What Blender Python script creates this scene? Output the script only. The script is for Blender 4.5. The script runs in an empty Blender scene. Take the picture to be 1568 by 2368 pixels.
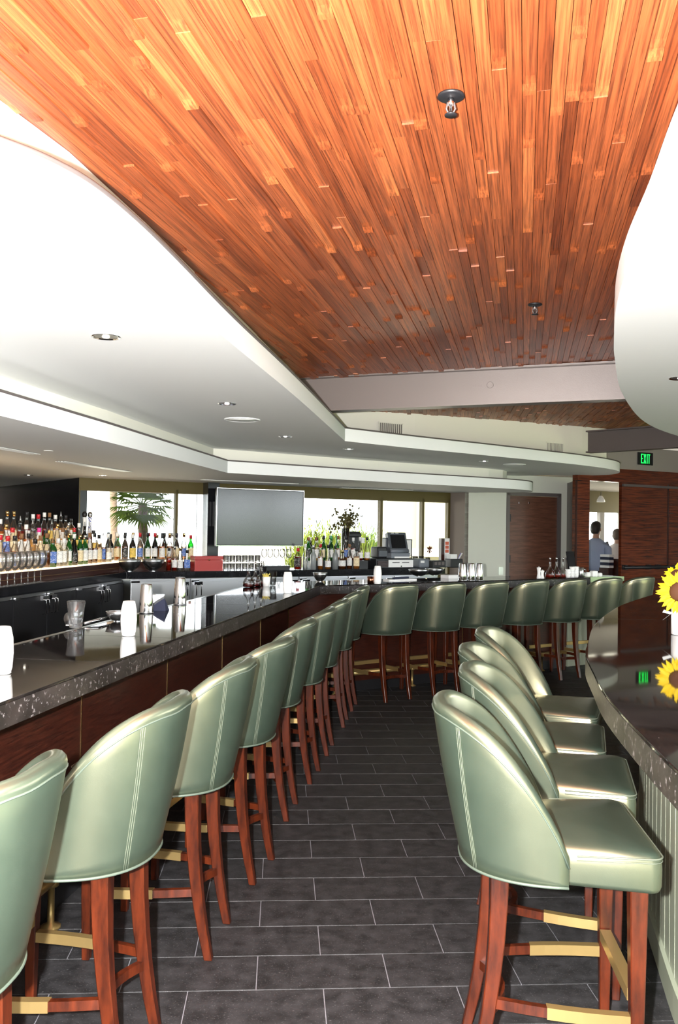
import bpy, math, random
from mathutils import Vector, Matrix

# ------------------------------------------------------------------ camera, light, exposure
SC = bpy.context.scene
COL = SC.collection
R = random.Random(7)
FPX = 2020.0
PIT = math.atan((1220 - 1184) / FPX)
ROL = 0.015
CAM = Vector((0, 0, 1.6))
_cp, _sp, _cr, _sr = math.cos(PIT), math.sin(PIT), math.cos(ROL), math.sin(ROL)
_u = Vector((0, -_sp, _cp)); _f = Vector((0, _cp, _sp)); _r = Vector((1, 0, 0))
AX = _r * _cr + _u * _sr
AU = _u * _cr - _r * _sr
AF = _f

cam_d = bpy.data.cameras.new('camera'); cam = bpy.data.objects.new('camera', cam_d); COL.objects.link(cam)
cam_d.sensor_fit = 'VERTICAL'; cam_d.sensor_height = 36.0; cam_d.sensor_width = 24.0
cam_d.lens = FPX / 2368 * 36.0
cam_d.clip_start = 0.05; cam_d.clip_end = 200
m = Matrix.Identity(4)
for i in range(3):
    m[i][0] = AX[i]; m[i][1] = AU[i]; m[i][2] = -AF[i]; m[i][3] = CAM[i]
cam.matrix_world = m
SC.camera = cam

SC.view_settings.view_transform = 'Standard'
SC.view_settings.look = 'None'
SC.view_settings.gamma = 1.0
SC.view_settings.use_curve_mapping = False
SC.view_settings.exposure = 1.38
SC.cycles.transparent_max_bounces = 14
SC.cycles.max_bounces = 5
SC.cycles.diffuse_bounces = 3
SC.cycles.glossy_bounces = 3
SC.cycles.use_adaptive_sampling = True
SC.cycles.adaptive_threshold = 0.035
SC.cycles.sample_clamp_indirect = 6

W = bpy.data.worlds.new('sky'); SC.world = W; W.use_nodes = True
bg = W.node_tree.nodes['Background']
bg.inputs[0].default_value = (0.87, 0.935, 1.0, 1); bg.inputs[1].default_value = 3.4

def lamp(name, kind, loc, power, color=(1, 1, 1), size=0.05, rot=None, **kw):
    d = bpy.data.lights.new(name, kind); d.energy = power; d.color = color
    if kind in ('POINT', 'SPOT'): d.shadow_soft_size = size
    if kind == 'AREA': d.size = size
    for k, v in kw.items(): setattr(d, k, v)
    o = bpy.data.objects.new(name, d); COL.objects.link(o); o.location = loc
    if rot: o.rotation_euler = rot
    return o
sun = lamp('sun', 'SUN', (0, 0, 20), 17.0, (1, 0.95, 0.86), rot=(math.radians(28), math.radians(-18), 0)); sun.data.angle = 0.01
# the photographer's flash: a tilted head beside the lens, part forward, most of it up to the ceiling
FLASH = (-0.13, 0.02, 1.62)
lamp('camera_flash', 'POINT', FLASH, 720, (1, 0.985, 0.965), 0.02)
fl = lamp('camera_flash_head', 'SPOT', FLASH, 270, (1, 0.985, 0.965), 0.03, spot_size=math.radians(125), spot_blend=0.9)
fl.rotation_euler = Vector((-0.25, 0.62, 0.75)).to_track_quat('-Z', 'Y').to_euler()

# ------------------------------------------------------------------ helpers
def ray(x, y): return AX * ((x - 784) / FPX) - AU * ((y - 1184) / FPX) + AF
def atz(x, y, z):
    d = ray(x, y); return CAM + d * ((z - CAM.z) / d.z)
def aty(x, y, Y):
    d = ray(x, y); return CAM + d * (Y / d.y)
def atplane(x, y, p, n):
    d = ray(x, y); n = Vector(n); return CAM + d * ((Vector(p) - CAM).dot(n) / d.dot(n))
def V2(p): return Vector((p[0], p[1]))
def lerp(a, b, t): return a + (b - a) * t
def smooth(t): t = max(0, min(1, t)); return t * t * (3 - 2 * t)

def resample(poly, n):
    P = [Vector((p[0], p[1], 0)) for p in poly]; out = []
    for k in range(n + 1):
        t = k / n * (len(P) - 1); i = min(int(t), len(P) - 2); u = t - i
        p0, p1, p2, p3 = P[max(i - 1, 0)], P[i], P[i + 1], P[min(i + 2, len(P) - 1)]
        out.append(0.5 * ((2 * p1) + (p2 - p0) * u + (2 * p0 - 5 * p1 + 4 * p2 - p3) * u * u + (3 * p1 - p0 - 3 * p2 + p3) * u ** 3))
    return out

class MB:
    def __init__(s): s.v = []; s.f = []; s.sm = []
    def add(s, vs, fs, sm=False):
        b = len(s.v); s.v += [tuple(p) for p in vs]
        s.f += [tuple(i + b for i in f) for f in fs]; s.sm += [sm] * len(fs); return s
    def box(s, c, d, rz=0, M=None):
        x, y, z = d[0] / 2, d[1] / 2, d[2] / 2
        vs = [(-x, -y, -z), (x, -y, -z), (x, y, -z), (-x, y, -z), (-x, -y, z), (x, -y, z), (x, y, z), (-x, y, z)]
        ca, sa = math.cos(rz), math.sin(rz)
        vs = [(a * ca - b * sa + c[0], a * sa + b * ca + c[1], e + c[2]) for a, b, e in vs]
        if M: vs = [M @ Vector(p) for p in vs]
        return s.add(vs, [(0, 3, 2, 1), (4, 5, 6, 7), (0, 1, 5, 4), (1, 2, 6, 5), (2, 3, 7, 6), (3, 0, 4, 7)])
    def prism(s, poly, z0, z1):
        n = len(poly)
        a = sum(poly[i][0] * poly[(i + 1) % n][1] - poly[(i + 1) % n][0] * poly[i][1] for i in range(n))
        if a < 0: poly = list(poly)[::-1]
        zz = lambda z, p: z(p) if callable(z) else z
        vs = [(p[0], p[1], zz(z0, p)) for p in poly] + [(p[0], p[1], zz(z1, p)) for p in poly]
        fs = [tuple(range(n))[::-1], tuple(range(n, 2 * n))] + [(i, (i + 1) % n, n + (i + 1) % n, n + i) for i in range(n)]
        return s.add(vs, fs)
    def lathe(s, prof, seg=16, c=(0, 0, 0), sq=1.0, sm=True, n=2.0):
        vs = []
        for r, z in prof:
            for k in range(seg):
                a = 2 * math.pi * k / seg; ca, sa = math.cos(a), math.sin(a)
                if n != 2: ca = math.copysign(abs(ca) ** (2 / n), ca); sa = math.copysign(abs(sa) ** (2 / n), sa)
                vs.append((c[0] + r * ca, c[1] + r * sa * sq, c[2] + z))
        fs = []
        for i in range(len(prof) - 1):
            for k in range(seg):
                k2 = (k + 1) % seg
                fs.append((i * seg + k, i * seg + k2, (i + 1) * seg + k2, (i + 1) * seg + k))
        s.add(vs, fs, sm)
        b = len(s.v) - len(vs)
        if prof[0][0] > 1e-5: s.f.append(tuple(b + k for k in range(seg))[::-1]); s.sm.append(False)
        if prof[-1][0] > 1e-5: s.f.append(tuple(b + (len(prof) - 1) * seg + k for k in range(seg))); s.sm.append(False)
        return s
    def tube(s, path, r, seg=8, closed=False, sm=True):
        P = [Vector(p) for p in path]; n = len(P); vs = []; up0 = Vector((0, 0, 1))
        rr = r if isinstance(r, (list, tuple)) else [r] * n
        for i, p in enumerate(P):
            if closed: t = P[(i + 1) % n] - P[i - 1]
            else: t = P[min(i + 1, n - 1)] - P[max(i - 1, 0)]
            t.normalize(); up = up0 if abs(t.z) < 0.95 else Vector((0, 1, 0))
            a = t.cross(up).normalized(); b = a.cross(t)
            for k in range(seg):
                w = 2 * math.pi * k / seg; vs.append(p + a * (rr[i] * math.cos(w)) + b * (rr[i] * math.sin(w)))
        fs = []
        for i in range(n if closed else n - 1):
            j = (i + 1) % n
            for k in range(seg):
                k2 = (k + 1) % seg; fs.append((i * seg + k, i * seg + k2, j * seg + k2, j * seg + k))
        if not closed: fs += [tuple(range(seg))[::-1], tuple((n - 1) * seg + k for k in range(seg))]
        return s.add(vs, fs, sm)
    def loft(s, rings, sm=False, cap=True):
        n = len(rings[0]); vs = [p for r in rings for p in r]; fs = []
        for i in range(len(rings) - 1):
            for k in range(n):
                k2 = (k + 1) % n; fs.append((i * n + k, i * n + k2, (i + 1) * n + k2, (i + 1) * n + k))
        b = len(s.v); s.add(vs, fs, sm)
        if cap:
            s.f.append(tuple(b + k for k in range(n))[::-1]); s.sm.append(False)
            s.f.append(tuple(b + (len(rings) - 1) * n + k for k in range(n))); s.sm.append(False)
        return s
    def bar(s, a, b, w, h):
        a, b = Vector(a), Vector(b); t = (b - a).normalized()
        up = Vector((0, 0, 1)) if abs(t.z) < 0.9 else Vector((0, 1, 0))
        x = t.cross(up).normalized(); y = x.cross(t)
        ring = lambda p: [p - x * w / 2 - y * h / 2, p + x * w / 2 - y * h / 2, p + x * w / 2 + y * h / 2, p - x * w / 2 + y * h / 2]
        return s.loft([ring(a), ring(b)])
    def mesh(s, name, mat):
        me = bpy.data.meshes.new(name); me.from_pydata(s.v, [], s.f)
        if any(s.sm): me.polygons.foreach_set('use_smooth', s.sm)
        for mm in (mat if isinstance(mat, (list, tuple)) else [mat]): me.materials.append(mm)
        me.update(); return me
    def build(s, name, mat, parent=None, loc=None, rz=0):
        return link(name, s.mesh(name, mat), parent, loc, rz)

def link(name, me, parent=None, loc=None, rz=0):
    o = bpy.data.objects.new(name, me); COL.objects.link(o)
    if parent: o.parent = parent
    if loc is not None: o.location = loc
    if rz: o.rotation_euler[2] = rz
    return o
def tag(o, label=None, cat=None, group=None, kind=None):
    if label: o['label'] = label
    if cat: o['category'] = cat
    if group: o['group'] = group
    if kind: o['kind'] = kind
    return o
def thing(name, label, cat, loc=(0, 0, 0), rz=0, group=None):
    o = bpy.data.objects.new(name, None); COL.objects.link(o); o.empty_display_size = 0.05
    o.location = loc; o.rotation_euler[2] = rz
    return tag(o, label, cat, group)
KIDS = {}
def copy_tree(o, parent=None):
    c = o.copy(); COL.objects.link(c); c.parent = parent
    for ch in KIDS.get(o.name) or KIDS.setdefault(o.name, list(o.children)): copy_tree(ch, c)
    return c
def struct(o, label=None): return tag(o, label, None, None, 'structure')
def bevel(o, w, seg=2):
    b = o.modifiers.new('bevel', 'BEVEL'); b.width = w; b.segments = seg; b.limit_method = 'ANGLE'; return o
ORD = 'zeroth first second third fourth fifth sixth seventh eighth ninth tenth eleventh twelfth thirteenth fourteenth fifteenth sixteenth seventeenth eighteenth nineteenth twentieth'.split()
def ordinal(n):
    if n <= 20: return ORD[n]
    return 'twenty-' + ORD[n - 20] if n < 30 else ('thirtieth' if n == 30 else 'thirty-' + ORD[n - 30])

# ------------------------------------------------------------------ materials
def pbr(name, col, rough=0.5, metal=0.0, spec=0.5, **kw):
    mt = bpy.data.materials.new(name); mt.use_nodes = True
    b = mt.node_tree.nodes['Principled BSDF']
    b.inputs['Base Color'].default_value = (*col, 1); b.inputs['Roughness'].default_value = rough
    b.inputs['Metallic'].default_value = metal; b.inputs['Specular IOR Level'].default_value = spec
    for k, v in kw.items(): b.inputs[k].default_value = v
    return mt
def nodes(mt): return mt.node_tree.nodes, mt.node_tree.links, mt.node_tree.nodes['Principled BSDF']
def coords(mt, kind='Object', scale=(1, 1, 1), rot=(0, 0, 0)):
    N, L, B = nodes(mt)
    if kind == 'World': g = N.new('ShaderNodeNewGeometry'); out = g.outputs['Position']
    else: g = N.new('ShaderNodeTexCoord'); out = g.outputs[kind]
    mp = N.new('ShaderNodeMapping'); mp.vector_type = 'TEXTURE' if rot != (0, 0, 0) else 'POINT'
    if mp.vector_type == 'TEXTURE':
        mp.inputs['Rotation'].default_value = rot; L.new(out, mp.inputs[0])
        m2 = N.new('ShaderNodeMapping'); m2.inputs['Scale'].default_value = scale; L.new(mp.outputs[0], m2.inputs[0]); return m2.outputs[0]
    mp.inputs['Scale'].default_value = scale; L.new(out, mp.inputs[0]); return mp.outputs[0]
def noise(mt, vec, scale=5, detail=4, rough=0.6):
    N, L, B = nodes(mt); n = N.new('ShaderNodeTexNoise'); n.inputs['Scale'].default_value = scale
    n.inputs['Detail'].default_value = detail; n.inputs['Roughness'].default_value = rough
    if vec is not None: L.new(vec, n.inputs['Vector'])
    return n.outputs['Fac']
def ramp(mt, fac, stops):
    N, L, B = nodes(mt); r = N.new('ShaderNodeValToRGB'); L.new(fac, r.inputs[0]); e = r.color_ramp.elements
    while len(e) < len(stops): e.new(0.5)
    for i, (p, c) in enumerate(stops): e[i].position = p; e[i].color = (*c, 1)
    return r.outputs[0]
def mixc(mt, a, b, fac, mode='MIX'):
    N, L, B = nodes(mt); x = N.new('ShaderNodeMix'); x.data_type = 'RGBA'; x.blend_type = mode
    for s, i in ((fac, 0), (a, 6), (b, 7)):
        if hasattr(s, 'links'): L.new(s, x.inputs[i])
        elif isinstance(s, (int, float)): x.inputs[i].default_value = s
        else: x.inputs[i].default_value = (*s, 1)
    return x.outputs[2]
def bump(mt, fac, strength=0.2, dist=0.01):
    N, L, B = nodes(mt); b = N.new('ShaderNodeBump'); b.inputs['Strength'].default_value = strength
    b.inputs['Distance'].default_value = dist; L.new(fac, b.inputs['Height']); L.new(b.outputs[0], B.inputs['Normal'])
def setc(mt, out): N, L, B = nodes(mt); L.new(out, B.inputs['Base Color'])

def wood(name, dark, light, kind='Object', scale=(1, 1, 12), rough=0.3, rot=(0, 0, 0), nscale=6, tint=False, spec=0.5, streak=0.0):
    mt = pbr(name, light, rough, spec=spec)
    N, L, B = nodes(mt); v = coords(mt, kind, scale, rot)
    if tint:
        at = N.new('ShaderNodeAttribute'); at.attribute_name = 'tint'
        sc = N.new('ShaderNodeVectorMath'); sc.operation = 'SCALE'; sc.inputs[0].default_value = (13.0, 31.0, 7.0); L.new(at.outputs['Fac'], sc.inputs['Scale'])
        ad = N.new('ShaderNodeVectorMath'); L.new(v, ad.inputs[0]); L.new(sc.outputs[0], ad.inputs[1]); v = ad.outputs[0]
    n = noise(mt, v, nscale, 5, 0.65)
    c = ramp(mt, n, [(0.36, dark), (0.62, light)] if tint else [(0.3, dark), (0.68, light)])
    if tint:
        t = ramp(mt, at.outputs['Fac'], [(0.0, (0.55, 0.48, 0.45)), (0.25, (0.78, 0.72, 0.68)), (0.6, (1, 1, 1)), (0.85, (1.22, 1.3, 1.3)), (1.0, (1.4, 1.6, 1.6))])
        c = mixc(mt, c, t, 1.0, 'MULTIPLY')
    setc(mt, c); bump(mt, n, 0.15, 0.004)
    return mt
def stone(name, base, fleck, rough, amount=0.62, scale=90, kind='World', spec=0.5):
    mt = pbr(name, base, rough, spec=spec)
    v = coords(mt, kind); n = noise(mt, v, scale, 3, 0.7); n2 = noise(mt, v, scale / 9, 3, 0.6)
    a = ramp(mt, n2, [(0.35, tuple(c * 0.6 for c in base)), (0.7, tuple(c * 1.6 for c in base))])
    k = ramp(mt, n, [(amount, (0, 0, 0)), (amount + 0.08, (1, 1, 1))])
    setc(mt, mixc(mt, a, fleck, k)); return mt
def emit(name, col, s):
    mt = pbr(name, (0.02, 0.02, 0.02), 0.5); N, L, B = nodes(mt)
    B.inputs['Emission Color'].default_value = (*col, 1); B.inputs['Emission Strength'].default_value = s; return mt
def glassy(name, tint=(1, 1, 1), body=0.0, bodycol=(1, 1, 1), rough=0.03, gl=0.12, fk=0.75):
    """thin tinted glass: transparent tint, a share of coloured body, fresnel-like sheen"""
    mt = bpy.data.materials.new(name); mt.use_nodes = True; N, L = mt.node_tree.nodes, mt.node_tree.links
    N.remove(N['Principled BSDF']); out = N['Material Output']
    t = N.new('ShaderNodeBsdfTransparent'); t.inputs[0].default_value = (*tint, 1); cur = t.outputs[0]
    if body:
        d = N.new('ShaderNodeBsdfDiffuse'); d.inputs[0].default_value = (*bodycol, 1)
        tr = N.new('ShaderNodeBsdfTranslucent'); tr.inputs[0].default_value = (*bodycol, 1)
        x0 = N.new('ShaderNodeMixShader'); x0.inputs[0].default_value = 0.5; L.new(d.outputs[0], x0.inputs[1]); L.new(tr.outputs[0], x0.inputs[2])
        x = N.new('ShaderNodeMixShader'); x.inputs[0].default_value = body
        L.new(cur, x.inputs[1]); L.new(x0.outputs[0], x.inputs[2]); cur = x.outputs[0]
    g = N.new('ShaderNodeBsdfGlossy'); g.inputs['Roughness'].default_value = rough
    lw = N.new('ShaderNodeLayerWeight'); lw.inputs[0].default_value = 0.35
    mp = N.new('ShaderNodeMath'); mp.operation = 'MULTIPLY_ADD'; mp.inputs[1].default_value = fk; mp.inputs[2].default_value = gl * 0.4
    L.new(lw.outputs['Fresnel'], mp.inputs[0])
    x2 = N.new('ShaderNodeMixShader'); L.new(mp.outputs[0], x2.inputs[0]); L.new(cur, x2.inputs[1]); L.new(g.outputs[0], x2.inputs[2])
    L.new(x2.outputs[0], out.inputs[0]); return mt

P12 = math.radians(-12); P7 = math.radians(-7)
M_PLANK = wood('ceiling plank wood', (0.16, 0.040, 0.014), (0.46, 0.114, 0.034), 'World', (75, 1.3, 75), 0.42, (0, 0, P12), 2.0, True, 0.65)
M_PLANK2 = wood('far ceiling plank wood', (0.20, 0.06, 0.022), (0.44, 0.15, 0.055), 'World', (75, 1.3, 75), 0.45, (0, 0, P7), 2.0, True, 0.65)
M_WHITE = pbr('white plaster', (0.86, 0.865, 0.86), 0.75, spec=0.2)
n_ = noise(M_WHITE, coords(M_WHITE, 'World'), 120, 2); bump(M_WHITE, n_, 0.05, 0.002)
M_CREAM = pbr('cream plaster', (0.80, 0.78, 0.70), 0.8, spec=0.2)
M_WALL = pbr('sage grey paint', (0.62, 0.63, 0.55), 0.7, spec=0.2)
M_TAUPE = pbr('taupe paint', (0.24, 0.20, 0.17), 0.7, spec=0.2)
M_GREYW = pbr('warm grey paint', (0.34, 0.31, 0.28), 0.7, spec=0.2)
M_OLIVE = pbr('olive bronze metal', (0.10, 0.075, 0.02), 0.5, 0.3)
M_BLACK = pbr('black gloss panel', (0.006, 0.006, 0.008), 0.25)
M_BLACKM = pbr('black plastic', (0.012, 0.012, 0.014), 0.45)
M_STEEL = pbr('painted steel beam', (0.20, 0.168, 0.158), 0.40, 0.3)
n_ = noise(M_STEEL, coords(M_STEEL, 'World'), 160, 3); bump(M_STEEL, n_, 0.25, 0.002)
M_STEELD = pbr('dark painted steel', (0.13, 0.11, 0.105), 0.5, 0.2)
M_TILE = stone('charcoal porcelain tile', (0.024, 0.0235, 0.025), (0.09, 0.088, 0.09), 0.55, 0.60, 130, spec=0.35)
n_ = noise(M_TILE, coords(M_TILE, 'World'), 70, 4); bump(M_TILE, n_, 0.3, 0.002)
M_GROUT = pbr('grout', (0.20, 0.20, 0.22), 0.9, spec=0.1)
M_GRAN = stone('polished dark granite', (0.012, 0.010, 0.0095), (0.16, 0.14, 0.13), 0.035, 0.66, 75, spec=0.35)
M_GRANE = stone('leathered granite edge', (0.022, 0.018, 0.017), (0.22, 0.20, 0.20), 0.30, 0.59, 55, spec=0.5)
M_GRANB = stone('black granite', (0.010, 0.010, 0.012), (0.12, 0.12, 0.14), 0.12, 0.64, 90)
M_MAHO = wood('bar panel mahogany', (0.014, 0.004, 0.003), (0.055, 0.013, 0.007), 'World', (3, 3, 40), 0.32, nscale=3)
M_ZEBRA = wood('rosewood veneer', (0.015, 0.005, 0.004), (0.20, 0.042, 0.015), 'World', (1.2, 1.2, 26), 0.16, nscale=2.2)
M_DOOR = wood('walnut door', (0.06, 0.024, 0.015), (0.16, 0.066, 0.040), 'World', (2, 2, 16), 0.35, nscale=2)
M_LEG = wood('stool leg wood', (0.018, 0.004, 0.002), (0.095, 0.0165, 0.0045), 'Object', (6, 6, 1.2), 0.28, nscale=5)
n3_ = None
M_BRASS = pbr('antique brass', (0.50, 0.35, 0.14), 0.36, 0.8)
M_BRASSP = pbr('polished brass', (0.72, 0.50, 0.22), 0.2, 1.0)
M_CHROME = pbr('chrome', (0.82, 0.82, 0.84), 0.08, 1.0)
M_INOX = pbr('brushed steel', (0.62, 0.63, 0.64), 0.28, 1.0)
M_INOXD = pbr('dull steel sheet', (0.55, 0.56, 0.57), 0.38, 1.0)
M_LEATHER = pbr('green pearl leather', (0.06, 0.10, 0.078), 0.30, 0.05, 1.0)
N, L, B = nodes(M_LEATHER); B.inputs['IOR'].default_value = 2.0; B.inputs['Specular Tint'].default_value = (1.0, 0.90, 0.58, 1)
v_ = coords(M_LEATHER, 'Object'); n1_ = noise(M_LEATHER, v_, 9, 3); n2_ = noise(M_LEATHER, v_, 420, 2)
setc(M_LEATHER, ramp(M_LEATHER, n1_, [(0.3, (0.030, 0.049, 0.037)), (0.7, (0.041, 0.062, 0.047))])); bump(M_LEATHER, n2_, 0.12, 0.001)
M_THREAD = pbr('pale stitching', (0.11, 0.13, 0.095), 0.6)
M_WELT = pbr('leather welt', (0.075, 0.10, 0.078), 0.45)
M_SAGEB = pbr('pale sage boards', (0.33, 0.36, 0.27), 0.35)
M_SAGEB2 = pbr('pale green laminate', (0.42, 0.56, 0.30), 0.35)
M_GLASS = glassy('clear glass')
M_WINDOW = glassy('window glass', (0.97, 0.985, 0.97), gl=0.0, fk=0.12)
M_WHITEC = pbr('white plastic cup', (0.88, 0.88, 0.86), 0.35)
M_PAPER = pbr('white paper', (0.85, 0.85, 0.83), 0.7)
M_LIT = emit('lit acrylic', (1.0, 0.74, 0.42), 1.1)
M_GLASSW = glassy('bright stemware glass', (1, 1, 1), 0.07, (0.9, 0.9, 0.9))
# ------------------------------------------------------------------ floor: grout bed and laid tiles
TL, TD, TH = 0.4669, 0.2397, 0.0644          # tile length, depth, turn of the grid
TO = (-0.2992, 3.0551)
def tile_xy(c, n):
    a, b = c * TL + TO[0], n * TD + TO[1]
    return (a * math.cos(TH) - b * math.sin(TH), a * math.sin(TH) + b * math.cos(TH))
fl_b = MB(); fl_b.prism([(-6.2, -4.2), (7.2, -4.2), (7.2, 17.2), (-6.2, 17.2)], -0.06, -0.003)
floor = struct(fl_b.build('floor', M_GROUT), 'charcoal tiled floor with pale grout lines')
G = 0.0012
tm = MB(); hx, hy, c_ = TL / 2 - G, TD / 2 - G, 0.0015
tm.add([(-hx, -hy, -.004), (hx, -hy, -.004), (hx, hy, -.004), (-hx, hy, -.004), (-hx + c_, -hy + c_, 0), (hx - c_, -hy + c_, 0), (hx - c_, hy - c_, 0), (-hx + c_, hy - c_, 0)],
       [(4, 5, 6, 7), (0, 1, 5, 4), (1, 2, 6, 5), (2, 3, 7, 6), (3, 0, 4, 7)])
tile_me = tm.mesh('tile', M_TILE)
spots = []
for n in range(-14, 42):
    for k in range(-9, 14):
        c = k + (0.5 if n % 2 == 0 else 0.0)          # running bond, half a tile per course
        x, y = tile_xy(c + 0.5, n + 0.5)
        if not (-1.9 < x < 4.5 and -0.5 < y < 13.0): continue
        inview = 2.0 < y and abs(x) < 0.40 * y + 0.45 and x > -1.15 + 0.15 * (y - 2.5) and x < 0.9 + 0.35 * max(0, y - 2.2) and y < 9.5 + 0.4 * x
        spots.append((0 if inview else 1, y, x, n))
spots.sort()
rest = MB()
for i, (iv, y, x, n) in enumerate(spots):
    z = -0.0006 * R.random()
    if i < 300:
        link('tile', tile_me, floor, (x, y, z), TH)
    else:
        ca, sa = math.cos(TH), math.sin(TH)
        rest.add([(x + a * ca - b * sa, y + a * sa + b * ca, z + e) for a, b, e in tm.v], tm.f)
tag(rest.build('tile_field', M_TILE, floor), kind='stuff')

# ------------------------------------------------------------------ wood ceiling of short strips
D1 = Vector((math.sin(math.radians(12)), math.cos(math.radians(12)))); N1 = Vector((D1.y, -D1.x))
D2 = Vector((math.sin(math.radians(7)), math.cos(math.radians(7)))); N2 = Vector((D2.y, -D2.x))
def zc(x, y): return 2.885 + 0.0238 * (0.978 * (x + 0.1) - 0.207 * (y - 7.4))
EDGE_L = [(-1.95, -1.0), (-1.62, 0.5), (-1.30, 1.7), (-1.05, 2.635), (-0.952, 3.0), (-0.838, 3.708), (-0.62, 5.404), (-0.349, 7.504), (-0.12, 9.35)]
SOF_R = [(0.30, -0.6), (0.48, 0.5), (0.66, 1.4), (0.752, 1.955), (0.845, 2.402), (0.93, 2.85), (1.04, 3.3), (1.19, 3.8), (1.346, 4.284), (1.73, 5.355), (2.338, 6.705), (2.969, 7.661), (3.9, 8.7), (5.2, 9.6)]
SOF_R = [(p.x, p.y) for p in resample(SOF_R, 78)]
def xat(poly, y):
    for (x0, y0), (x1, y1) in zip(poly, poly[1:]):
        if y0 <= y <= y1: return lerp(x0, x1, (y - y0) / (y1 - y0))
    return poly[0][0] if y < poly[0][1] else poly[-1][0]
BL = aty(756, 952, 7.4); BR = aty(1441, 916, 6.75); BTL = aty(756, 870, 7.4); BTR = aty(1421, 828.5, 6.75)
bd = Vector((BR.x - BL.x, BR.y - BL.y, 0)).normalized(); bn = Vector((bd.y, -bd.x, 0))
def beam_y(x): return BL.y + (BR.y - BL.y) / (BR.x - BL.x) * (x - BL.x)
back = MB(); back.prism([(-6.2, -4.2), (7.2, -4.2), (7.2, 17.2), (-6.2, 17.2)], 3.03, 3.2)
ceiling = struct(back.build('ceiling', M_MAHO), 'ceiling clad in short reddish wooden strips')
PW = 0.0425
def plank_geo(p, d, nrm, L_, w, drop, curl):
    """a strip from p along d; its far end may curl down towards the room"""
    ss = [(0, 0)]
    if curl: ss += [(L_ - 0.09, 0), (L_ - 0.05, curl * 0.25), (L_ - 0.02, curl * 0.8)]
    ss.append((L_, curl))
    vs, fs = [], []
    for s, cz in ss:
        for e in (-1, 1):
            q = p + d * s + nrm * (e * (w / 2 - 0.0009))
            z = zc(q.x, q.y) - drop - cz
            vs.append((q.x, q.y, z)); vs.append((q.x, q.y, z + 0.022))
    n = len(ss)
    for i in range(n - 1):
        a = i * 4; b = a + 4
        fs += [(a, b, b + 2, a + 2), (a + 1, b + 1, b, a), (a + 2, b + 2, b + 3, a + 3)]
    fs += [(0, 2, 3, 1), ((n - 1) * 4, (n - 1) * 4 + 1, (n - 1) * 4 + 3, (n - 1) * 4 + 2)]
    return vs, fs
def add_tint(me, vals):
    a = me.attributes.new('tint', 'FLOAT', 'FACE'); a.data.foreach_set('value', vals)
planks = []
k0 = -70
for k in range(k0, 150):
    s = -2.4 + R.random() * 0.8
    while s < 9.3:
        L_ = R.choice([0.35, 0.55, 0.8, 1.0, 1.3, 1.6]) * R.uniform(0.85, 1.15)
        p = N1 * (k * PW) + D1 * s; mid = p + D1 * (L_ / 2); e = p + D1 * L_
        if mid.y > -0.9 and xat(EDGE_L, mid.y) - 0.22 < mid.x < xat(SOF_R, mid.y) + 0.45 and p.y < beam_y(p.x) + 0.1:
            vis = mid.y > 2.1 and xat(EDGE_L, mid.y) - 0.03 < mid.x < xat(SOF_R, mid.y) + 0.05 and abs(mid.x) < 0.42 * mid.y
            planks.append((0 if vis else 1, mid.length, p, L_))
        s += L_
planks.sort(key=lambda t: (t[0], t[1]))
rest = MB(); rt = []
for i, (iv, _, p, L_) in enumerate(planks):
    vs, fs = plank_geo(p, D1, N1, L_, PW, R.random() ** 2 * 0.012, R.choice([0, 0, 0.006, 0.010, 0.014]))
    t = min(1, max(0, R.gauss(0.5, 0.26)))
    if i < 300:
        b = MB(); b.add(vs, fs); me = b.mesh('plank', M_PLANK); add_tint(me, [t] * len(fs)); link('plank', me, ceiling)
    else: rest.add(vs, fs); rt += [t] * len(fs)
me = rest.mesh('plank_field', M_PLANK); add_tint(me, rt); tag(link('plank_field', me, ceiling), kind='stuff')
rest = MB(); rt = []
for k in range(-40, 130):
    s = 5.4 + R.random() * 0.8
    while s < 12.6:
        L_ = R.choice([0.28, 0.4, 0.55, 0.7, 0.9]) * R.uniform(0.85, 1.15); p = N2 * (k * PW) + D2 * s; mid = p + D2 * (L_ / 2)
        if beam_y(p.x) - 0.1 < p.y and -0.5 < mid.x < 5.6 and mid.y < 12.2 + 0.45 * (mid.x - 3):
            vs, fs = plank_geo(p, D2, N2, L_, PW, R.random() ** 2 * 0.012, R.choice([0, 0, 0.008, 0.012]))
            rest.add(vs, fs); rt += [min(1, max(0, R.gauss(0.48, 0.24)))] * len(fs)
        s += L_
me = rest.mesh('plank_field', M_PLANK2); add_tint(me, rt); tag(link('plank_field', me, ceiling), kind='stuff')

# ------------------------------------------------------------------ steel beams
def ibeam(name, a, b, h, fw, mat, label):
    """I-section between two points of its bottom centre line"""
    a, b = Vector(a), Vector(b); t = (b - a).normalized(); x = t.cross(Vector((0, 0, 1))).normalized(); up = x.cross(t)
    root = struct(thing(name, label, None), label)
    if 'category' in root: del root['category']
    def ext(nm, u0, u1, v0, v1):
        MB().loft([[q + x * u + up * v for u, v in ((u0, v0), (u1, v0), (u1, v1), (u0, v1))] for q in (a, b)]).build(nm, mat, root)
    ext('bottom_flange', -fw / 2, fw / 2, 0, 0.016); ext('top_flange', -fw / 2, fw / 2, h - 0.016, h); ext('web', -0.006, 0.006, 0.016, h - 0.016)
    return root, x, up
hb = (BTL.z - BL.z)
off = Vector((-bd.y, bd.x, 0)) * 0.07
beam1, bx_, bu_ = ibeam('trim_1', BL + off - bd * 0.5, BR + off + bd * 1.4, hb, 0.14, M_STEEL, 'grey brown steel beam crossing under the wooden ceiling')
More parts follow.
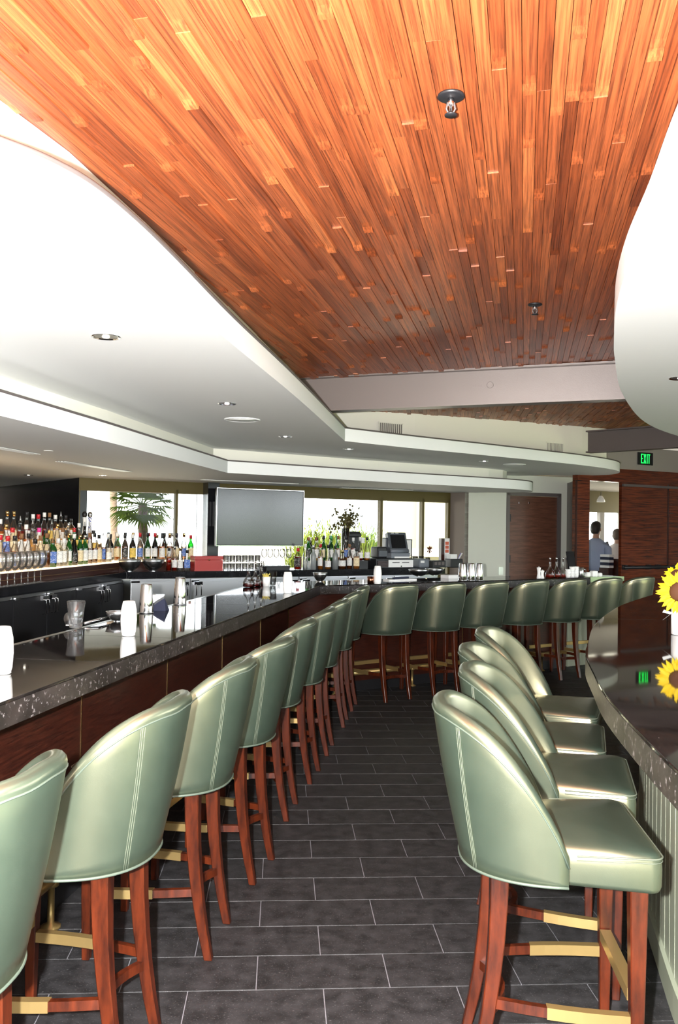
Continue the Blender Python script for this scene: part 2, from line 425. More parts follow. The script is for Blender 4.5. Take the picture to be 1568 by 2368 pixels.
# raised mill mark on the web
mk = aty(1133, 886, 7.0); mk = Vector((mk.x, beam_y(mk.x), mk.z)) + off - Vector((-bd.y, bd.x, 0)) * 0.0075
ring = MB(); ring.tube([mk + bd * (0.026 * math.cos(a)) + Vector((0, 0, 0.026 * math.sin(a))) for a in [i * math.pi / 10 for i in range(20)]], 0.002, 6, True)
for j, w in enumerate((-0.075, -0.095, -0.12, -0.14)):
    ring.box(mk + bd * w + Vector((0, 0, 0)), (0.010, 0.004, 0.018), math.atan2(bd.y, bd.x))
ring.build('mill_mark', M_STEEL, beam1)
B2L = aty(1359, 1047, 10.85); B2R = aty(1568, 1035, 10.1); t2 = (B2R - B2L).normalized()
ibeam('trim_2', B2L + Vector((0.02, 0.05, 0)), B2R + t2 * 1.6, 0.275, 0.13, M_STEELD, 'dark steel beam above the exit doors')

# ------------------------------------------------------------------ stepped white soffits over the bar
Z1, Z1T = 2.40, 2.52        # upper tier underside, fascia top
Z2, Z2T = 2.13, 2.25        # lower tier
FA1 = [(-2.2, 0.2), (-1.25, 1.55), (-0.95, 1.95), (-0.83, 2.09), (-0.748, 2.20), (-0.68, 2.36), (-0.625, 2.63), (-0.575, 3.01), (-0.479, 3.846), (-0.262, 5.473), (0.045, 8.06),
       (0.75, 8.70), (1.45, 9.28), (2.18, 9.90), (2.80, 10.44), (3.12, 10.76), (3.36, 11.03), (3.56, 11.30), (3.71, 11.58), (3.80, 11.86), (3.82, 12.10), (3.77, 12.32), (3.64, 12.48), (3.4, 12.58), (3.0, 12.62)]
FA1 = [(p.x, p.y) for p in resample(FA1[:11], 50)] + [(p.x, p.y) for p in resample(FA1[10:], 66)][1:]
REC1 = EDGE_L[1:] + [(0.84, 9.80), (1.89, 10.40), (3.10, 11.15), (3.5, 11.45)]
BACKP = [(1.3, 13.6), (-5.9, 13.6), (-5.9, 0.2)]
def tier(name, fas, rec, z0, zt, ztop, label):
    root = struct(thing(name, label, None), label)
    if 'category' in root: del root['category']
    MB().prism(fas + BACKP, z0, zt).build('soffit', M_WHITE, root)
    MB().prism(rec + [(rec[-1][0], 13.5)] + [(-5.8, 13.5), (-5.8, rec[0][1])], zt - 0.01, ztop).build('recessed_fascia', M_CREAM, root)
    g = MB()
    top = [Vector((p[0], p[1], zt)) for p in fas]
    n = len(fas)
    g.tube([p + Vector((0, 0, 0.004)) for p in top[:n - 1]], 0.008, 6)
    g.build('gap_shadow_line', M_STEELD, root)  # dark tube stands in for the shadow in the reveal gap
    return root
tier('ceiling_upper_soffit', FA1, REC1, Z1, Z1T, lambda p: zc(p[0], p[1]) - 0.002, 'white stepped soffit over the bar stools')
FA2 = [(-2.25, 0.2), (-1.69, 4.32), (-1.50, 5.63), (-1.12, 8.72), (0.58, 10.05), (1.45, 10.66), (2.02, 11.07), (2.26, 11.26), (2.44, 11.45), (2.56, 11.66), (2.62, 11.88), (2.61, 12.08), (2.52, 12.24), (2.36, 12.34), (2.1, 12.38)]
FA2 = FA2[:4] + [(p.x, p.y) for p in resample(FA2[3:], 60)][1:]
REC2 = [(-2.45, 0.2), (-1.86, 4.74), (-1.64, 6.16), (-1.31, 9.03), (0.45, 10.40), (1.4, 11.05), (1.95, 11.42), (2.18, 11.66), (2.28, 11.9), (2.22, 12.1), (2.0, 12.2)]
tier('ceiling_lower_soffit', FA2, REC2, Z2, Z2T, Z1 + 0.001, 'lower white soffit tier over the back bar')
rs = struct(thing('ceiling_curved_soffit', 'curved white soffit', None), 'curved white soffit over the granite counter')

MB().prism(SOF_R + [(6.9, 9.9), (6.9, -0.6)], 2.45, 2.57).build('soffit', M_WHITE, rs)
MB().prism([(x + 0.35, y - 0.1) for x, y in SOF_R] + [(6.8, 9.7), (6.8, -0.6)], 2.56, lambda p: zc(p[0], p[1]) - 0.002).build('recessed_fascia', M_CREAM, rs)

# ------------------------------------------------------------------ far walls (all run 30 degrees off the picture plane)
U = Vector((math.cos(math.radians(30)), math.sin(math.radians(30)), 0)); UN = Vector((-U.y, U.x, 0))   # along, and away from the room
WP = Vector((-3.0, 10.06, 0))
def seg_on(px, p0, d):          # where the sight line of a picture column crosses a wall line
    r = ray(px, 1220); t = (p0.x * r.y - p0.y * r.x) / (d.y * r.x - d.x * r.y); return p0 + d * t
def wslab(bld, a, b, z0, z1, th, out):
    a, b = Vector((a[0], a[1], 0)), Vector((b[0], b[1], 0)); o = Vector((out[0], out[1], 0)) * th
    bld.prism([a, b, b + o, a + o], z0, z1); return bld
WE = seg_on(1041, WP, U)
# window wall: header, sill wall, mullions and panes
wb = MB(); wslab(wb, WP, WE, 1.985, 2.45, 0.12, UN); wslab(wb, WP, WE, 0, 0.95, 0.12, UN)
wall_back = struct(wb.build('wall_back', M_OLIVE), 'olive header and sill of the window wall')
mull = [(182, 184), (405, 411), (879, 885), (976, 981), (1036, 1041)]
cuts = []
for i, (x0, x1) in enumerate(mull):
    a, b = seg_on(x0, WP, U), seg_on(x1, WP, U); cuts.append((a, b))
    wslab(MB(), a, b, 0.94, 2.03, 0.07, UN).build('mullion', M_OLIVE, wall_back)
for i in range(4):
    a, b = cuts[i][1], cuts[i + 1][0]
    w = wslab(MB(), a + UN * 0.03, b + UN * 0.03, 0.95, 2.02, 0.008, UN).build('window_%d' % (i + 1), M_WINDOW)
    struct(w, 'pane of the window wall behind the back bar')
    jt = {0: None, 1: 454, 2: 893}.get(i)
    if jt:
        q = seg_on(jt, WP + UN * 0.02, U); MB().box(q + Vector((0, 0, 1.49)), (0.010, 0.012, 1.08), math.radians(30)).build('joint_strip', M_INOX, w)
# black pillar carrying the television
pa, pb = seg_on(480, WP - UN * 0.18, U), seg_on(506, WP - UN * 0.18, U)
pl = wslab(MB(), pa, pb, 1.07, Z2, 0.17, UN).build('trim_3', M_BLACK); struct(pl, 'black pillar beside the television')
# black return wall and the dark alcove on the left
bw = MB(); e = Vector((-5.9, 14.2, 0)); wslab(bw, WP, e, 0, 2.5, 0.1, (0.8, 0.57)); struct(bw.build('wall_left', M_BLACK), 'black wall beyond the bottle shelves')
aw = MB(); wslab(aw, (-3.7, -4.1), (-3.7, 8.2), 0, 3.1, 0.12, (-1, 0)); wslab(aw, (-3.7, 8.2), (-6.1, 8.2), 0, 3.1, 0.12, (0, -1)); wslab(aw, (-6.1, 8.1), (-6.1, 14.4), 0, 3.1, 0.1, (-1, 0))
struct(aw.build('wall_side', M_TAUPE), 'taupe side wall')
# door wall with walnut door
DA = Vector((1.80, 12.49, 0)); DD = (Vector((3.022, 12.023, 0)) - Vector((2.245, 11.703, 0))).normalized(); DN = Vector((-DD.y, DD.x, 0))
dl, dr, de = seg_on(1172, DA, DD), seg_on(1295, DA, DD), seg_on(1312, DA, DD)
db = MB(); wslab(db, DA, dl, 0, Z1 + .01, 0.12, DN); wslab(db, dl, dr, 2.15, Z1 + .01, 0.12, DN); wslab(db, dr, de + DD * 0.3, 0, Z1 + .01, 0.12, DN)
wd = struct(db.build('wall_door', M_WALL), 'sage grey wall around the walnut door')
rb = MB(); wslab(rb, DA, WE + UN * 0.1, 0, 2.45, 0.06, DD); struct(rb.build('wall_return', M_TAUPE), 'taupe return wall beside the windows')
d1 = struct(thing('door_1', 'walnut door', None), 'plain walnut door in a dark frame behind the bar')
wslab(MB(), dl + DD * 0.045 + DN * 0.02, dr - DD * 0.045 + DN * 0.02, 0.01, 2.105, 0.045, DN).build('door_leaf', M_DOOR, d1)
fb = MB(); wslab(fb, dl - DD * 0.01 - DN * 0.015, dl + DD * 0.042 - DN * 0.015, 0, 2.16, 0.1, DN); wslab(fb, dr - DD * 0.042 - DN * 0.015, dr + DD * 0.01 - DN * 0.015, 0, 2.16, 0.1, DN); wslab(fb, dl - DN * 0.015, dr - DN * 0.015, 2.11, 2.16, 0.1, DN)
fb.build('door_frame', M_STEELD, d1)
for z in (1.78, 1.18, 0.3): MB().box(dl + DD * 0.047 - DN * 0.002 + Vector((0, 0, z)), (0.03, 0.02, 0.11), math.atan2(DD.y, DD.x)).build('hinge', M_BLACKM, d1)
for px in (1200, 1224):
    q = atplane(px, 1163, dl + DN * 0.018, DN); MB().box(q, (0.014, 0.008, 0.03), math.atan2(DD.y, DD.x)).build('hook', M_CHROME, d1)
q = atplane(1158, 1320, DA, DN); MB().box(q, (0.075, 0.012, 0.115), math.atan2(DD.y, DD.x)).build('outlet_plate', M_INOX, wd)
# rosewood wall with the opening, double doors and exit sign
RW = Vector((4.10, 12.77, 0))
r0, r1, r2 = seg_on(1335, RW, U), seg_on(1363, RW, U), seg_on(1437, RW, U)
rw = MB(); wslab(rw, r0, r1, 0, 2.33, 0.10, UN); wall_right = struct(rw.build('wall_right', M_ZEBRA), 'rosewood veneer wall around the opening')
k0_ = MB(); wslab(k0_, r0 + UN * 0.004, de + Vector((0.02, 0.05, 0)), 0, 2.32, 0.03, (-0.866, -0.5)); k0_.build('side_panel', M_MAHO, wall_right)
wslab(MB(), r0, r0 + U * 4.2, 2.325, 2.52, 0.10, UN).build('header_board', M_ZEBRA, wall_right)
wslab(MB(), r0 + UN * 0.01, r0 + U * 4.2 + UN * 0.01, 2.52, 2.86, 0.10, UN).build('upper_wall', M_GREYW, wall_right)
d2 = struct(thing('door_2', 'rosewood double door', None), 'rosewood exit doors with a dark push bar')
pr = [r2] + [seg_on(x, RW, U) for x in (1543, 1548)] + [r2 + U * 2.2]
wslab(MB(), pr[0], pr[1] - U * 0.004, 0.01, 2.325, 0.05, UN).build('door_leaf', M_ZEBRA, d2)
wslab(MB(), pr[1] + UN * 0.012, pr[2] + UN * 0.012, 0.01, 2.325, 0.04, UN).build('meeting_stile', M_MAHO, d2)
wslab(MB(), pr[2] + U * 0.004, pr[3], 0.01, 2.325, 0.05, UN).build('door_leaf', M_ZEBRA, d2)
MB().box((pr[0] + pr[3]) / 2 + Vector((0, 0, 2.285)) - UN * 0.02, ((pr[3] - pr[0]).length, 0.03, 0.035), math.radians(30)).build('door_track', M_STEELD, d2)
pbz = atplane(1500, 1311, RW, UN).z; a = seg_on(1444, RW - UN * 0.06, U)
MB().tube([a + Vector((0, 0, pbz)), a + U * 1.6 + Vector((0, 0, pbz))], 0.026, 10).build('push_bar', M_BLACKM, d2)
for s in (0.05, 0.55, 0.75): MB().box(a + U * s + UN * 0.03 + Vector((0, 0, pbz)), (0.05, 0.07, 0.07), math.radians(30)).build('push_bar_bracket', M_BLACKM, d2)
# dining room past the opening
dw = MB(); O = r1 + UN * 3.4; 
wslab(dw, O + U * 0.4, O + U * 6.5, 1.98, 2.9, 0.1, UN); wslab(dw, O + U * 0.4, O + U * 6.5, 0, 0.95, 0.1, UN); wslab(dw, O + U * 0.4, O + U * 0.4 - UN * 2.9, 0, 2.9, 0.08, U)
wall_far = struct(dw.build('wall_far', M_OLIVE), 'dining room window wall past the opening')
for px in (1345, 1393, 1440):
    q = seg_on(px, O, U); wslab(MB(), q - U * 0.06, q + U * 0.06, 0.95, 1.98, 0.09, UN).build('mullion', M_GREYW, wall_far)
struct(wslab(MB(), O + U * 0.4 + UN * 0.03, O + U * 6.5 + UN * 0.03, 0.95, 1.98, 0.008, UN).build('window_5', M_WINDOW), 'dining room window')
struct(MB().prism([O + U * 0.4 - UN * 3.2, O + U * 6.5 - UN * 3.2, O + U * 6.5, O + U * 0.4], 2.40, 2.46).build('ceiling_dining', M_GREYW), 'pale dining room ceiling')
# side wall far right, its opening set for daylight and the television's reflection; rear left open
sw = MB(); wslab(sw, (7.0, -4.1), (7.0, 1.5), 0, 3.1, 0.12, (1, 0)); wslab(sw, (7.0, 9.2), (7.0, 17), 0, 3.1, 0.12, (1, 0)); wslab(sw, (7.0, 1.5), (7.0, 9.2), 2.7, 3.1, 0.12, (1, 0))
for yy in (3.4, 5.3, 7.2): wslab(sw, (7.0, yy), (7.0, yy + 0.12), 0, 2.7, 0.12, (1, 0))
struct(sw.build('wall_terrace', M_CREAM), 'cream side wall with an opening to the terrace')
# ------------------------------------------------------------------ the long granite bar
d_a = Vector((0.1515, 0.9885, 0)).normalized(); d_b = Vector((0.825, 0.565, 0)).normalized()
n_a = Vector((-d_a.y, d_a.x, 0)); n_b = Vector((-d_b.y, d_b.x, 0))      # towards the bartender
EC = Vector((-0.163, 7.963, 0))
ZC, ZTH = 1.07, 0.082
def corner(off): # both edge lines moved towards the bartender by off
    p, q = EC + n_a * off, EC + n_b * off
    t = ((q.x - p.x) * d_b.y - (q.y - p.y) * d_b.x) / (d_a.x * d_b.y - d_a.y * d_b.x)
    return p + d_a * t
def on_a(px, off=0.0): return seg_on(px, EC + n_a * off, d_a)
E0 = EC - d_a * 7.9; EE = EC + d_b * 3.72
BW = 0.58
top = thing('granite_bar_top', 'long dark granite bar top with chunky flecked edge beside the stools', 'bar counter')
cutp = [E0] + [on_a(x) for x in (262, 412, 558, 617, 663)] + [EC] + [EC + d_b * 1.25, EC + d_b * 2.5, EE]
for i in range(len(cutp) - 1):
    a, b = cutp[i].copy(), cutp[i + 1].copy(); d = (b - a).normalized(); n = Vector((-d.y, d.x, 0))
    ai = corner(BW) if (a - EC).length < 1e-6 else a + n * BW
    bi = corner(BW) if (b - EC).length < 1e-6 else b + n * BW
    g = d * 0.0011
    s = bevel(MB().prism([a + g, b - g, bi - g, ai + g], ZC - 0.010, ZC).build('slab', M_GRAN, top), 0.002)
    MB().prism([a + g, b - g, b - g + n * 0.04, a + g + n * 0.04], ZC - ZTH, ZC - 0.0102).build('edge_apron', M_GRANE, top)
# drip rail of steel along the bartender's edge
rl = MB(); ri = [E0 + n_a * (BW + 0.02), corner(BW + 0.02), EE + n_b * (BW + 0.02)]
for a, b in zip(ri, ri[1:]):
    d = (b - a).normalized(); n = Vector((-d.y, d.x, 0)); rl.prism([a, b, b + n * 0.06, a + n * 0.06], ZC - 0.05, ZC - 0.012)
    rl.prism([a, b, b + n * 0.012, a + n * 0.012], ZC - 0.02, ZC - 0.004)
rl.build('drip_rail', M_INOX, top)
OV = 0.32
base = thing('bar_panelling', 'dark mahogany panelled bar front with thin brass seams', 'bar base')
seams = [on_a(x, OV) for x in (197, 395, 523, 607.8, 671)]
sp = (seams[-1] - seams[0]).length / 4
st = (EC + n_a * OV - seams[0]).dot(d_a)
CI = corner(OV); pts = [seams[0] + d_a * (sp * k) for k in range(-6, 12)]
pts = [p for p in pts if (CI - p).dot(d_a) > 0.1] + [CI]
ptb = [CI + d_b * (sp * k) for k in range(0, 7) if sp * k < 3.5] + [EE + n_b * OV - d_b * 0.05]
core = MB()
for a, b, n in ((pts[0], CI, n_a), (CI, ptb[-1], n_b)):
    core.prism([a + n * 0.025, b + n * 0.025, b + n * 0.12, a + n * 0.12], 0.0, ZC - ZTH)
core.build('carcass', M_BLACKM, base)
for lst, n, d in ((pts, n_a, d_a), (ptb, n_b, d_b)):
    for a, b in zip(lst, lst[1:]):
        if (b - a).length < 0.06: continue
        MB().prism([a + d * 0.003, b - d * 0.003, b - d * 0.003 + n * 0.022, a + d * 0.003 + n * 0.022], 0.10, ZC - ZTH - 0.001).build('panel', M_MAHO, base)
        MB().prism([a - d * 0.003 - n * 0.002, a + d * 0.003 - n * 0.002, a + d * 0.003 + n * 0.02, a - d * 0.003 + n * 0.02], 0.10, ZC - ZTH - 0.001).build('brass_seam', M_BRASSP, base)
    MB().prism([lst[0] + n * 0.005, lst[-1] + n * 0.005, lst[-1] + n * 0.024, lst[0] + n * 0.024], 0, 0.10).build('toe_kick', M_BLACKM, base)
# wall end of the bar below the service shelf
# brass foot rail
for nm, a, b, n, d, lab in (('foot_rail', pts[0], CI, n_a, d_a, 'brass foot rail along the near bar front behind the long stool row'), ('foot_rail', CI, ptb[-1], n_b, d_b, 'brass foot rail on the far bar front behind the angled stool row')):
    fr = thing(nm, lab, 'foot rail', a - n * 0.055)
    p0 = Vector((0, 0, 0.19)); ln = (b - a).length
    e0 = 0.25 if d is d_b else 0
    MB().tube([p0 + d * e0 + n * 0, p0 + d * (ln - 0.1)], 0.025, 12).build('tube', M_BRASS, fr)
    k = 0.5
    while k < ln - 0.15:
        MB().lathe([(0.04, 0), (0.04, 0.008), (0.014, 0.02), (0.014, 0.16), (0.03, 0.165), (0.03, 0.19)], 12, tuple(d * k)).build('post', M_BRASS, fr)
        k += 0.95
# pale green service end
se = thing('service_end_counter', 'pale green end counter past the last angled stool', 'counter')
a = EE + d_b * 0.004
MB().prism([a, a + d_b * 0.60, a + d_b * 0.60 + n_b * BW, a + n_b * BW], ZC - 0.055, ZC).build('counter_top', M_SAGEB2, se)
MB().prism([a + n_b * .33, a + d_b * 0.5 + n_b * .33, a + d_b * 0.5 + n_b * (BW - .02), a + n_b * (BW - .02)], 0, ZC - 0.056).build('counter_base', M_SAGEB, se)
b_ = a + d_b * 0.70 + n_b * 0.36
MB().prism([b_, b_ + d_b * 0.22, b_ + d_b * 0.22 + n_b * 0.4, b_ + n_b * 0.4], 0.80, 0.84).build('side_shelf', M_SAGEB2, se)
MB().prism([b_ + d_b * .03 + n_b * .03, b_ + d_b * 0.19 + n_b * .03, b_ + d_b * 0.19 + n_b * 0.37, b_ + d_b * .03 + n_b * 0.37], 0.0, 0.80).build('shelf_base', M_SAGEB, se)

# ------------------------------------------------------------------ curved granite counter on the right
RB = [(0.62, 0.6), (0.70, 1.3), (0.763, 1.952), (0.80, 2.29), (0.874, 2.838), (0.966, 3.293), (1.075, 3.789), (1.195, 4.171), (1.385, 4.764), (1.60, 5.32), (1.84, 5.876), (2.10, 6.42), (2.588, 7.283), (2.905, 7.787), (3.5, 8.6), (4.1, 9.3)]
RC = resample(RB, 60)
def offs(poly, d):
    o = []
    for i, p in enumerate(poly):
        t = (poly[min(i + 1, len(poly) - 1)] - poly[max(i - 1, 0)]).normalized(); o.append(p + Vector((t.y, -t.x, 0)) * d)
    return o
def strip_prism(bld, outer, inner, z0, z1):
    for i in range(len(outer) - 1): bld.prism([outer[i], outer[i + 1], inner[i + 1], inner[i]], z0, z1)
    return bld
rt_ = thing('curved_granite_counter', 'curved dark granite counter holding the sunflower vase', 'bar counter')
poly = RC + [Vector((6.2, 8.0, 0)), Vector((6.2, 0.6, 0))]
jn = next(i for i, p in enumerate(RC) if p.y > 5.2)
for nm, seg in (('slab', RC[:jn + 1] + [Vector((6.2, RC[jn].y - 0.15, 0)), Vector((6.2, 0.6, 0))]), ('slab', [RC[jn] + Vector((0.001, 0.003, 0))] + RC[jn + 1:] + [Vector((6.2, 8.6, 0)), Vector((6.2, RC[jn].y - 0.147, 0))])):
    bevel(MB().prism(seg, ZC - 0.010, ZC).build(nm, M_GRAN, rt_), 0.002)
strip_prism(MB(), RC, offs(RC, 0.04), ZC - 0.088, ZC - 0.0102).build('edge_apron', M_GRANE, rt_)
cb = thing('curved_bar_panelling', 'pale sage board front of the curved granite counter', 'bar base')
IN = offs(RC, 0.25); IN2 = offs(RC, 0.34)
strip_prism(MB(), offs(RC, 0.28), IN2, 0, ZC - 0.09).build('carcass', M_BLACKM, cb)
# evenly spaced upright boards along the curve
acc = [0.0]
for p, q in zip(IN, IN[1:]): acc.append(acc[-1] + (q - p).length)
def along(s):
    for i in range(len(acc) - 1):
        if acc[i + 1] >= s: return IN[i].lerp(IN[i + 1], (s - acc[i]) / max(1e-6, acc[i + 1] - acc[i]))
    return IN[-1]
s = 0.0
while s + 0.105 < acc[-1]:
    a, b = along(s + 0.004), along(s + 0.101); t = (b - a).normalized(); n = Vector((t.y, -t.x, 0))
    MB().prism([a, b, b + n * 0.02, a + n * 0.02], 0.10, ZC - 0.09).build('board', M_SAGEB, cb); s += 0.105
strip_prism(MB(), offs(RC, 0.235), offs(RC, 0.262), 0, 0.10).build('kick_board', M_SAGEB, cb)

# ------------------------------------------------------------------ bar stools
ZB, ZS, ZT = 0.615, 0.722, 1.085
HW, YF, YR, YFR = 0.25, 0.02, -0.265, 0.275
def shell_plan(n=44):
    """outer line of the tub back: right front end -> rear -> left front end; point, outward normal, 0..1 rearness"""
    P = []
    for k in range(n + 1):
        t = k / n * 2 - 1                      # 1 = right end, -1 = left end
        a = t * math.pi / 2 * 1.0
        e = 2 / 2.35
        x = HW * math.copysign(abs(math.sin(a)) ** e, math.sin(a)); y = YF - (YF - YR) * abs(math.cos(a)) ** e
        P.append(Vector((x, y, 0)))
    P.reverse(); out = []
    ln = [0.0]
    for p, q in zip(P, P[1:]): ln.append(ln[-1] + (q - p).length)
    for i, p in enumerate(P):
        t = (P[min(i + 1, n)] - P[max(i - 1, 0)]).normalized(); nn = Vector((-t.y, t.x, 0))
        if nn.dot(p - Vector((0, 0.05, 0))) < 0: nn = -nn
        s = min(ln[i], ln[-1] - ln[i]) / (ln[-1] / 2)
        out.append((p, nn, s))
    return out
SH = shell_plan()
def top_z(s):
    return lerp(0.705, ZT, math.sin(min(1, s / 0.80) * math.pi / 2) ** 0.85) + 0.006 * smooth((s - 0.8) / 0.2)
def shell_pt(i, z, off=0.0):
    p, n, s = SH[i]; lean = lerp(0.012, 0.092, smooth(s * 1.15)) * ((z - ZB) / (ZT - ZB)) ** 1.15
    bulge = 0.010 * math.sin(math.pi * min(1, (z - ZB) / (ZT - ZB)))
    return Vector((p.x, p.y, z)) + n * (lean + bulge + off)
def make_stool():
    r = thing('bar_stool', 'x', 'bar stool')
    # tub back
    rings = []; TH_ = 0.046
    for i in range(len(SH)):
        s = SH[i][2]; zt = top_z(s); th = TH_ * lerp(0.75, 1, smooth(s * 2)); h = th / 2; col = []
        zo = zt - h
        for k in range(9): col.append(shell_pt(i, lerp(ZB, zo, k / 8)))
        for k in range(1, 6):
            a = math.pi * k / 6; col.append(shell_pt(i, zo, -h + h * math.cos(a)) + Vector((0, 0, h * math.sin(a))))
        for k in range(6): col.append(shell_pt(i, lerp(zo, 0.66, k / 5), -th - 0.010 * math.sin(math.pi * k / 5)))
        col.append(shell_pt(i, ZB, -th))
        rings.append(col)
    b = MB(); b.loft(rings, True, True); b.build('backrest', M_LEATHER, r)
    # welts and stitching
    w = MB(); w.tube([shell_pt(i, top_z(SH[i][2]) - 0.032, 0.0005) for i in range(len(SH))], 0.0028, 6); w.build('top_welt', M_WELT, r)
    w = MB(); w.tube([shell_pt(i, ZB + 0.003, 0.0008) for i in range(len(SH))], 0.0045, 6); w.build('bottom_welt', M_WELT, r)
    n = len(SH) - 1
    for tgt in (0.64,):
        idx = min(range(n // 2), key=lambda i: abs(SH[i][2] - tgt))
        for i in (idx, n - idx):
            m = MB()
            for du in (-0.007, 0.007):
                tv = (SH[i + 1][0] - SH[i - 1][0]).normalized()
                zt = top_z(SH[i][2]) - 0.034
                m.tube([shell_pt(i, lerp(ZB + 0.006, zt, k / 10), 0.0006) + tv * du for k in range(11)], 0.0011, 5)
            m.tube([shell_pt(i, lerp(ZB + 0.006, top_z(SH[i][2]) - 0.034, k / 10), 0.0001) for k in range(11)], 0.0012, 5)
            m.build('seam', M_THREAD, r)
    # seat cushion
    def outline(ins, m=0.0):
        o = []; rr = 0.035
        hw, yf = HW + 0.006 - ins, YFR - ins
        for k in range(6):
            a = math.pi / 2 * k / 5; o.append((hw - rr + rr * math.cos(a), yf - rr + rr * math.sin(a)))
        for k in range(6):
            a = math.pi / 2 * (1 + k / 5); o.append((-hw + rr + rr * math.cos(a), yf - rr + rr * math.sin(a)))
        for i in range(len(SH) - 2, 1, -3):
            p, nn, s = SH[i]; q = p - nn * (0.034 + ins) if 0.03 < s else p - nn * (0.006 + ins); o.append((q.x, q.y))
        return o[::1]
    def lv(ins, z, crown=0): return [Vector((x, y, z + crown * (1 - (x / HW) ** 2) * (1 - ((y - 0.02) / 0.3) ** 2))) for x, y in outline(ins)]
    s = MB(); s.loft([lv(0.004, ZB), lv(0.0, ZB + 0.012), lv(-0.001, ZB + 0.06), lv(0.001, ZS - 0.016), lv(0.006, ZS - 0.006, 0.001), lv(0.02, ZS, 0.004), lv(0.07, ZS, 0.013), lv(0.13, ZS, 0.018), lv(0.2, ZS, 0.020)], True, True)
    s.build('seat', M_LEATHER, r)
    w = MB(); pts_ = [Vector((x, y, ZS - 0.013)) for x, y in outline(-0.0015)][:12]; pts_ = [Vector((HW + 0.007, YF + 0.02, ZS - 0.013))] + pts_ + [Vector((-HW - 0.007, YF + 0.02, ZS - 0.013))]
    w.tube(pts_, 0.0026, 6); w.tube([p - Vector((0, 0, 0.011)) for p in pts_], 0.0014, 5); w.build('seat_welt', M_THREAD, r)
    # legs: square and tapered, the rear pair kicked back
    def leg(x, y, kick, wt, wb, zt=0.63):
        rr = []
        for k in range(7):
            t = k / 6; z = lerp(zt, 0.0, t); w_ = lerp(wt, wb, t) / 2; yy = y - kick * t ** 2.2; xx = x
            rr.append([Vector((xx - w_, yy - w_, z)), Vector((xx + w_, yy - w_, z)), Vector((xx + w_, yy + w_, z)), Vector((xx - w_, yy + w_, z))])
        bevel(MB().loft(rr[::-1]).build('leg', M_LEG, r), 0.003, 1)
    for sx in (-1, 1):
        leg(sx * 0.205, 0.215, 0.0, 0.05, 0.028); leg(sx * 0.150, -0.160, 0.07, 0.054, 0.030)
    # side stretchers with brass sleeves, front foot bar, curved rear stretcher
    for sx in (-1, 1):
        a, b = Vector((sx * 0.152, -0.172, 0.245)), Vector((sx * 0.205, 0.215, 0.245)); pp = [a.lerp(b, k / 8) + Vector((sx * 0.014 * math.sin(math.pi * k / 8), 0, 0)) for k in range(9)]
        g = MB()
        def sec(p, w_, h_): return [p + Vector((-w_ / 2, 0, -h_ / 2)), p + Vector((w_ / 2, 0, -h_ / 2)), p + Vector((w_ / 2, 0, h_ / 2)), p + Vector((-w_ / 2, 0, h_ / 2))]
        st_ = g.loft([sec(p, 0.02, 0.028) for p in pp]).build('side_stretcher', M_LEG, r)
        MB().loft([sec(p, 0.026, 0.033) for p in pp[3:]]).build('brass_sleeve', M_BRASS, st_)
    ft = MB(); ft.bar((-0.185, 0.215, 0.300), (0.185, 0.215, 0.300), 0.026, 0.03); fo = ft.build('foot_bar', M_LEG, r)
    MB().bar((-0.18, 0.212, 0.304), (0.18, 0.212, 0.304), 0.034, 0.034).build('brass_sleeve', M_BRASS, fo)
    g = MB(); pp = [Vector((lerp(-0.15, 0.15, k / 8), -0.19 + 0.055 * math.sin(math.pi * k / 8), 0.21)) for k in range(9)]
    g.loft([[p + Vector((0, -0.011, -0.014)), p + Vector((0, 0.011, -0.014)), p + Vector((0, 0.011, 0.014)), p + Vector((0, -0.011, 0.014))] for p in pp]).build('rear_stretcher', M_LEG, r)
    return r
stool0 = make_stool(); used = [False]
def stool(p, face, label, group):
    """p = mid point between the rear feet, face = direction the sitter looks"""
    f = Vector((face[0], face[1], 0)).normalized(); o = stool0 if not used[0] else copy_tree(stool0); used[0] = True
    c = Vector((p[0], p[1], 0)) + f * 0.235
    o.location = c; o.rotation_euler[2] = math.atan2(f.y, f.x) - math.pi / 2
    tag(o, label, 'bar stool', group); return o
def turned(n, deg):
    a = math.radians(deg); return (n.x * math.cos(a) - n.y * math.sin(a), n.x * math.sin(a) + n.y * math.cos(a))
g1 = 'green bar stools along the near bar front'
rowL = [(-0.72, 1.885, 2), (-0.565, 2.64, 2), (-0.436, 3.40, 3), (-0.325, 4.08, -3), (-0.238, 4.93, 2), (-0.127, 5.62, 0), (-0.036, 6.30, 2), (0.082, 7.17, 3), (0.165, 7.80, 1)]
for i, (x, y, a) in enumerate(rowL):
    lab = ['green leather bar stool cut off by the lower left picture edge', 'green leather bar stool right behind the cut-off stool, whole tub back showing'] + ['green bar stool at the long bar, %s from the near end of its row' % ordinal(k) for k in range(3, 10)]
    stool((x, y), turned(n_a, a), lab[i], g1)
g2 = 'green bar stools along the angled far bar'
for k in range(7):
    t = 0.71 + 0.592 * k; p = EC + d_b * t - n_b * 0.275
    lab = 'olive green bar stool at the angled far bar, %s from the corner' % ordinal(k + 1)
    if k == 6: lab = 'farthest olive bar stool, beside the pale green end counter'
    stool(p, turned(n_b, R.uniform(-4, 4)), lab, g2)
g3 = 'green bar stools drawn up to the curved counter'
rowR = [(0.415, 2.69, -5, 'large green bar stool in front at the curved counter, seat and legs fully seen'), (0.585, 3.33, -14, 'second green bar stool along the curved counter, tucked behind the largest one'),
        (0.665, 3.91, -16, 'third green bar stool along the curved counter'), (0.845, 4.57, -20, 'fourth and farthest green bar stool along the curved counter')]
for x, y, a, lab in rowR: stool((x, y), (math.cos(math.radians(a)), math.sin(math.radians(a))), lab, g3)
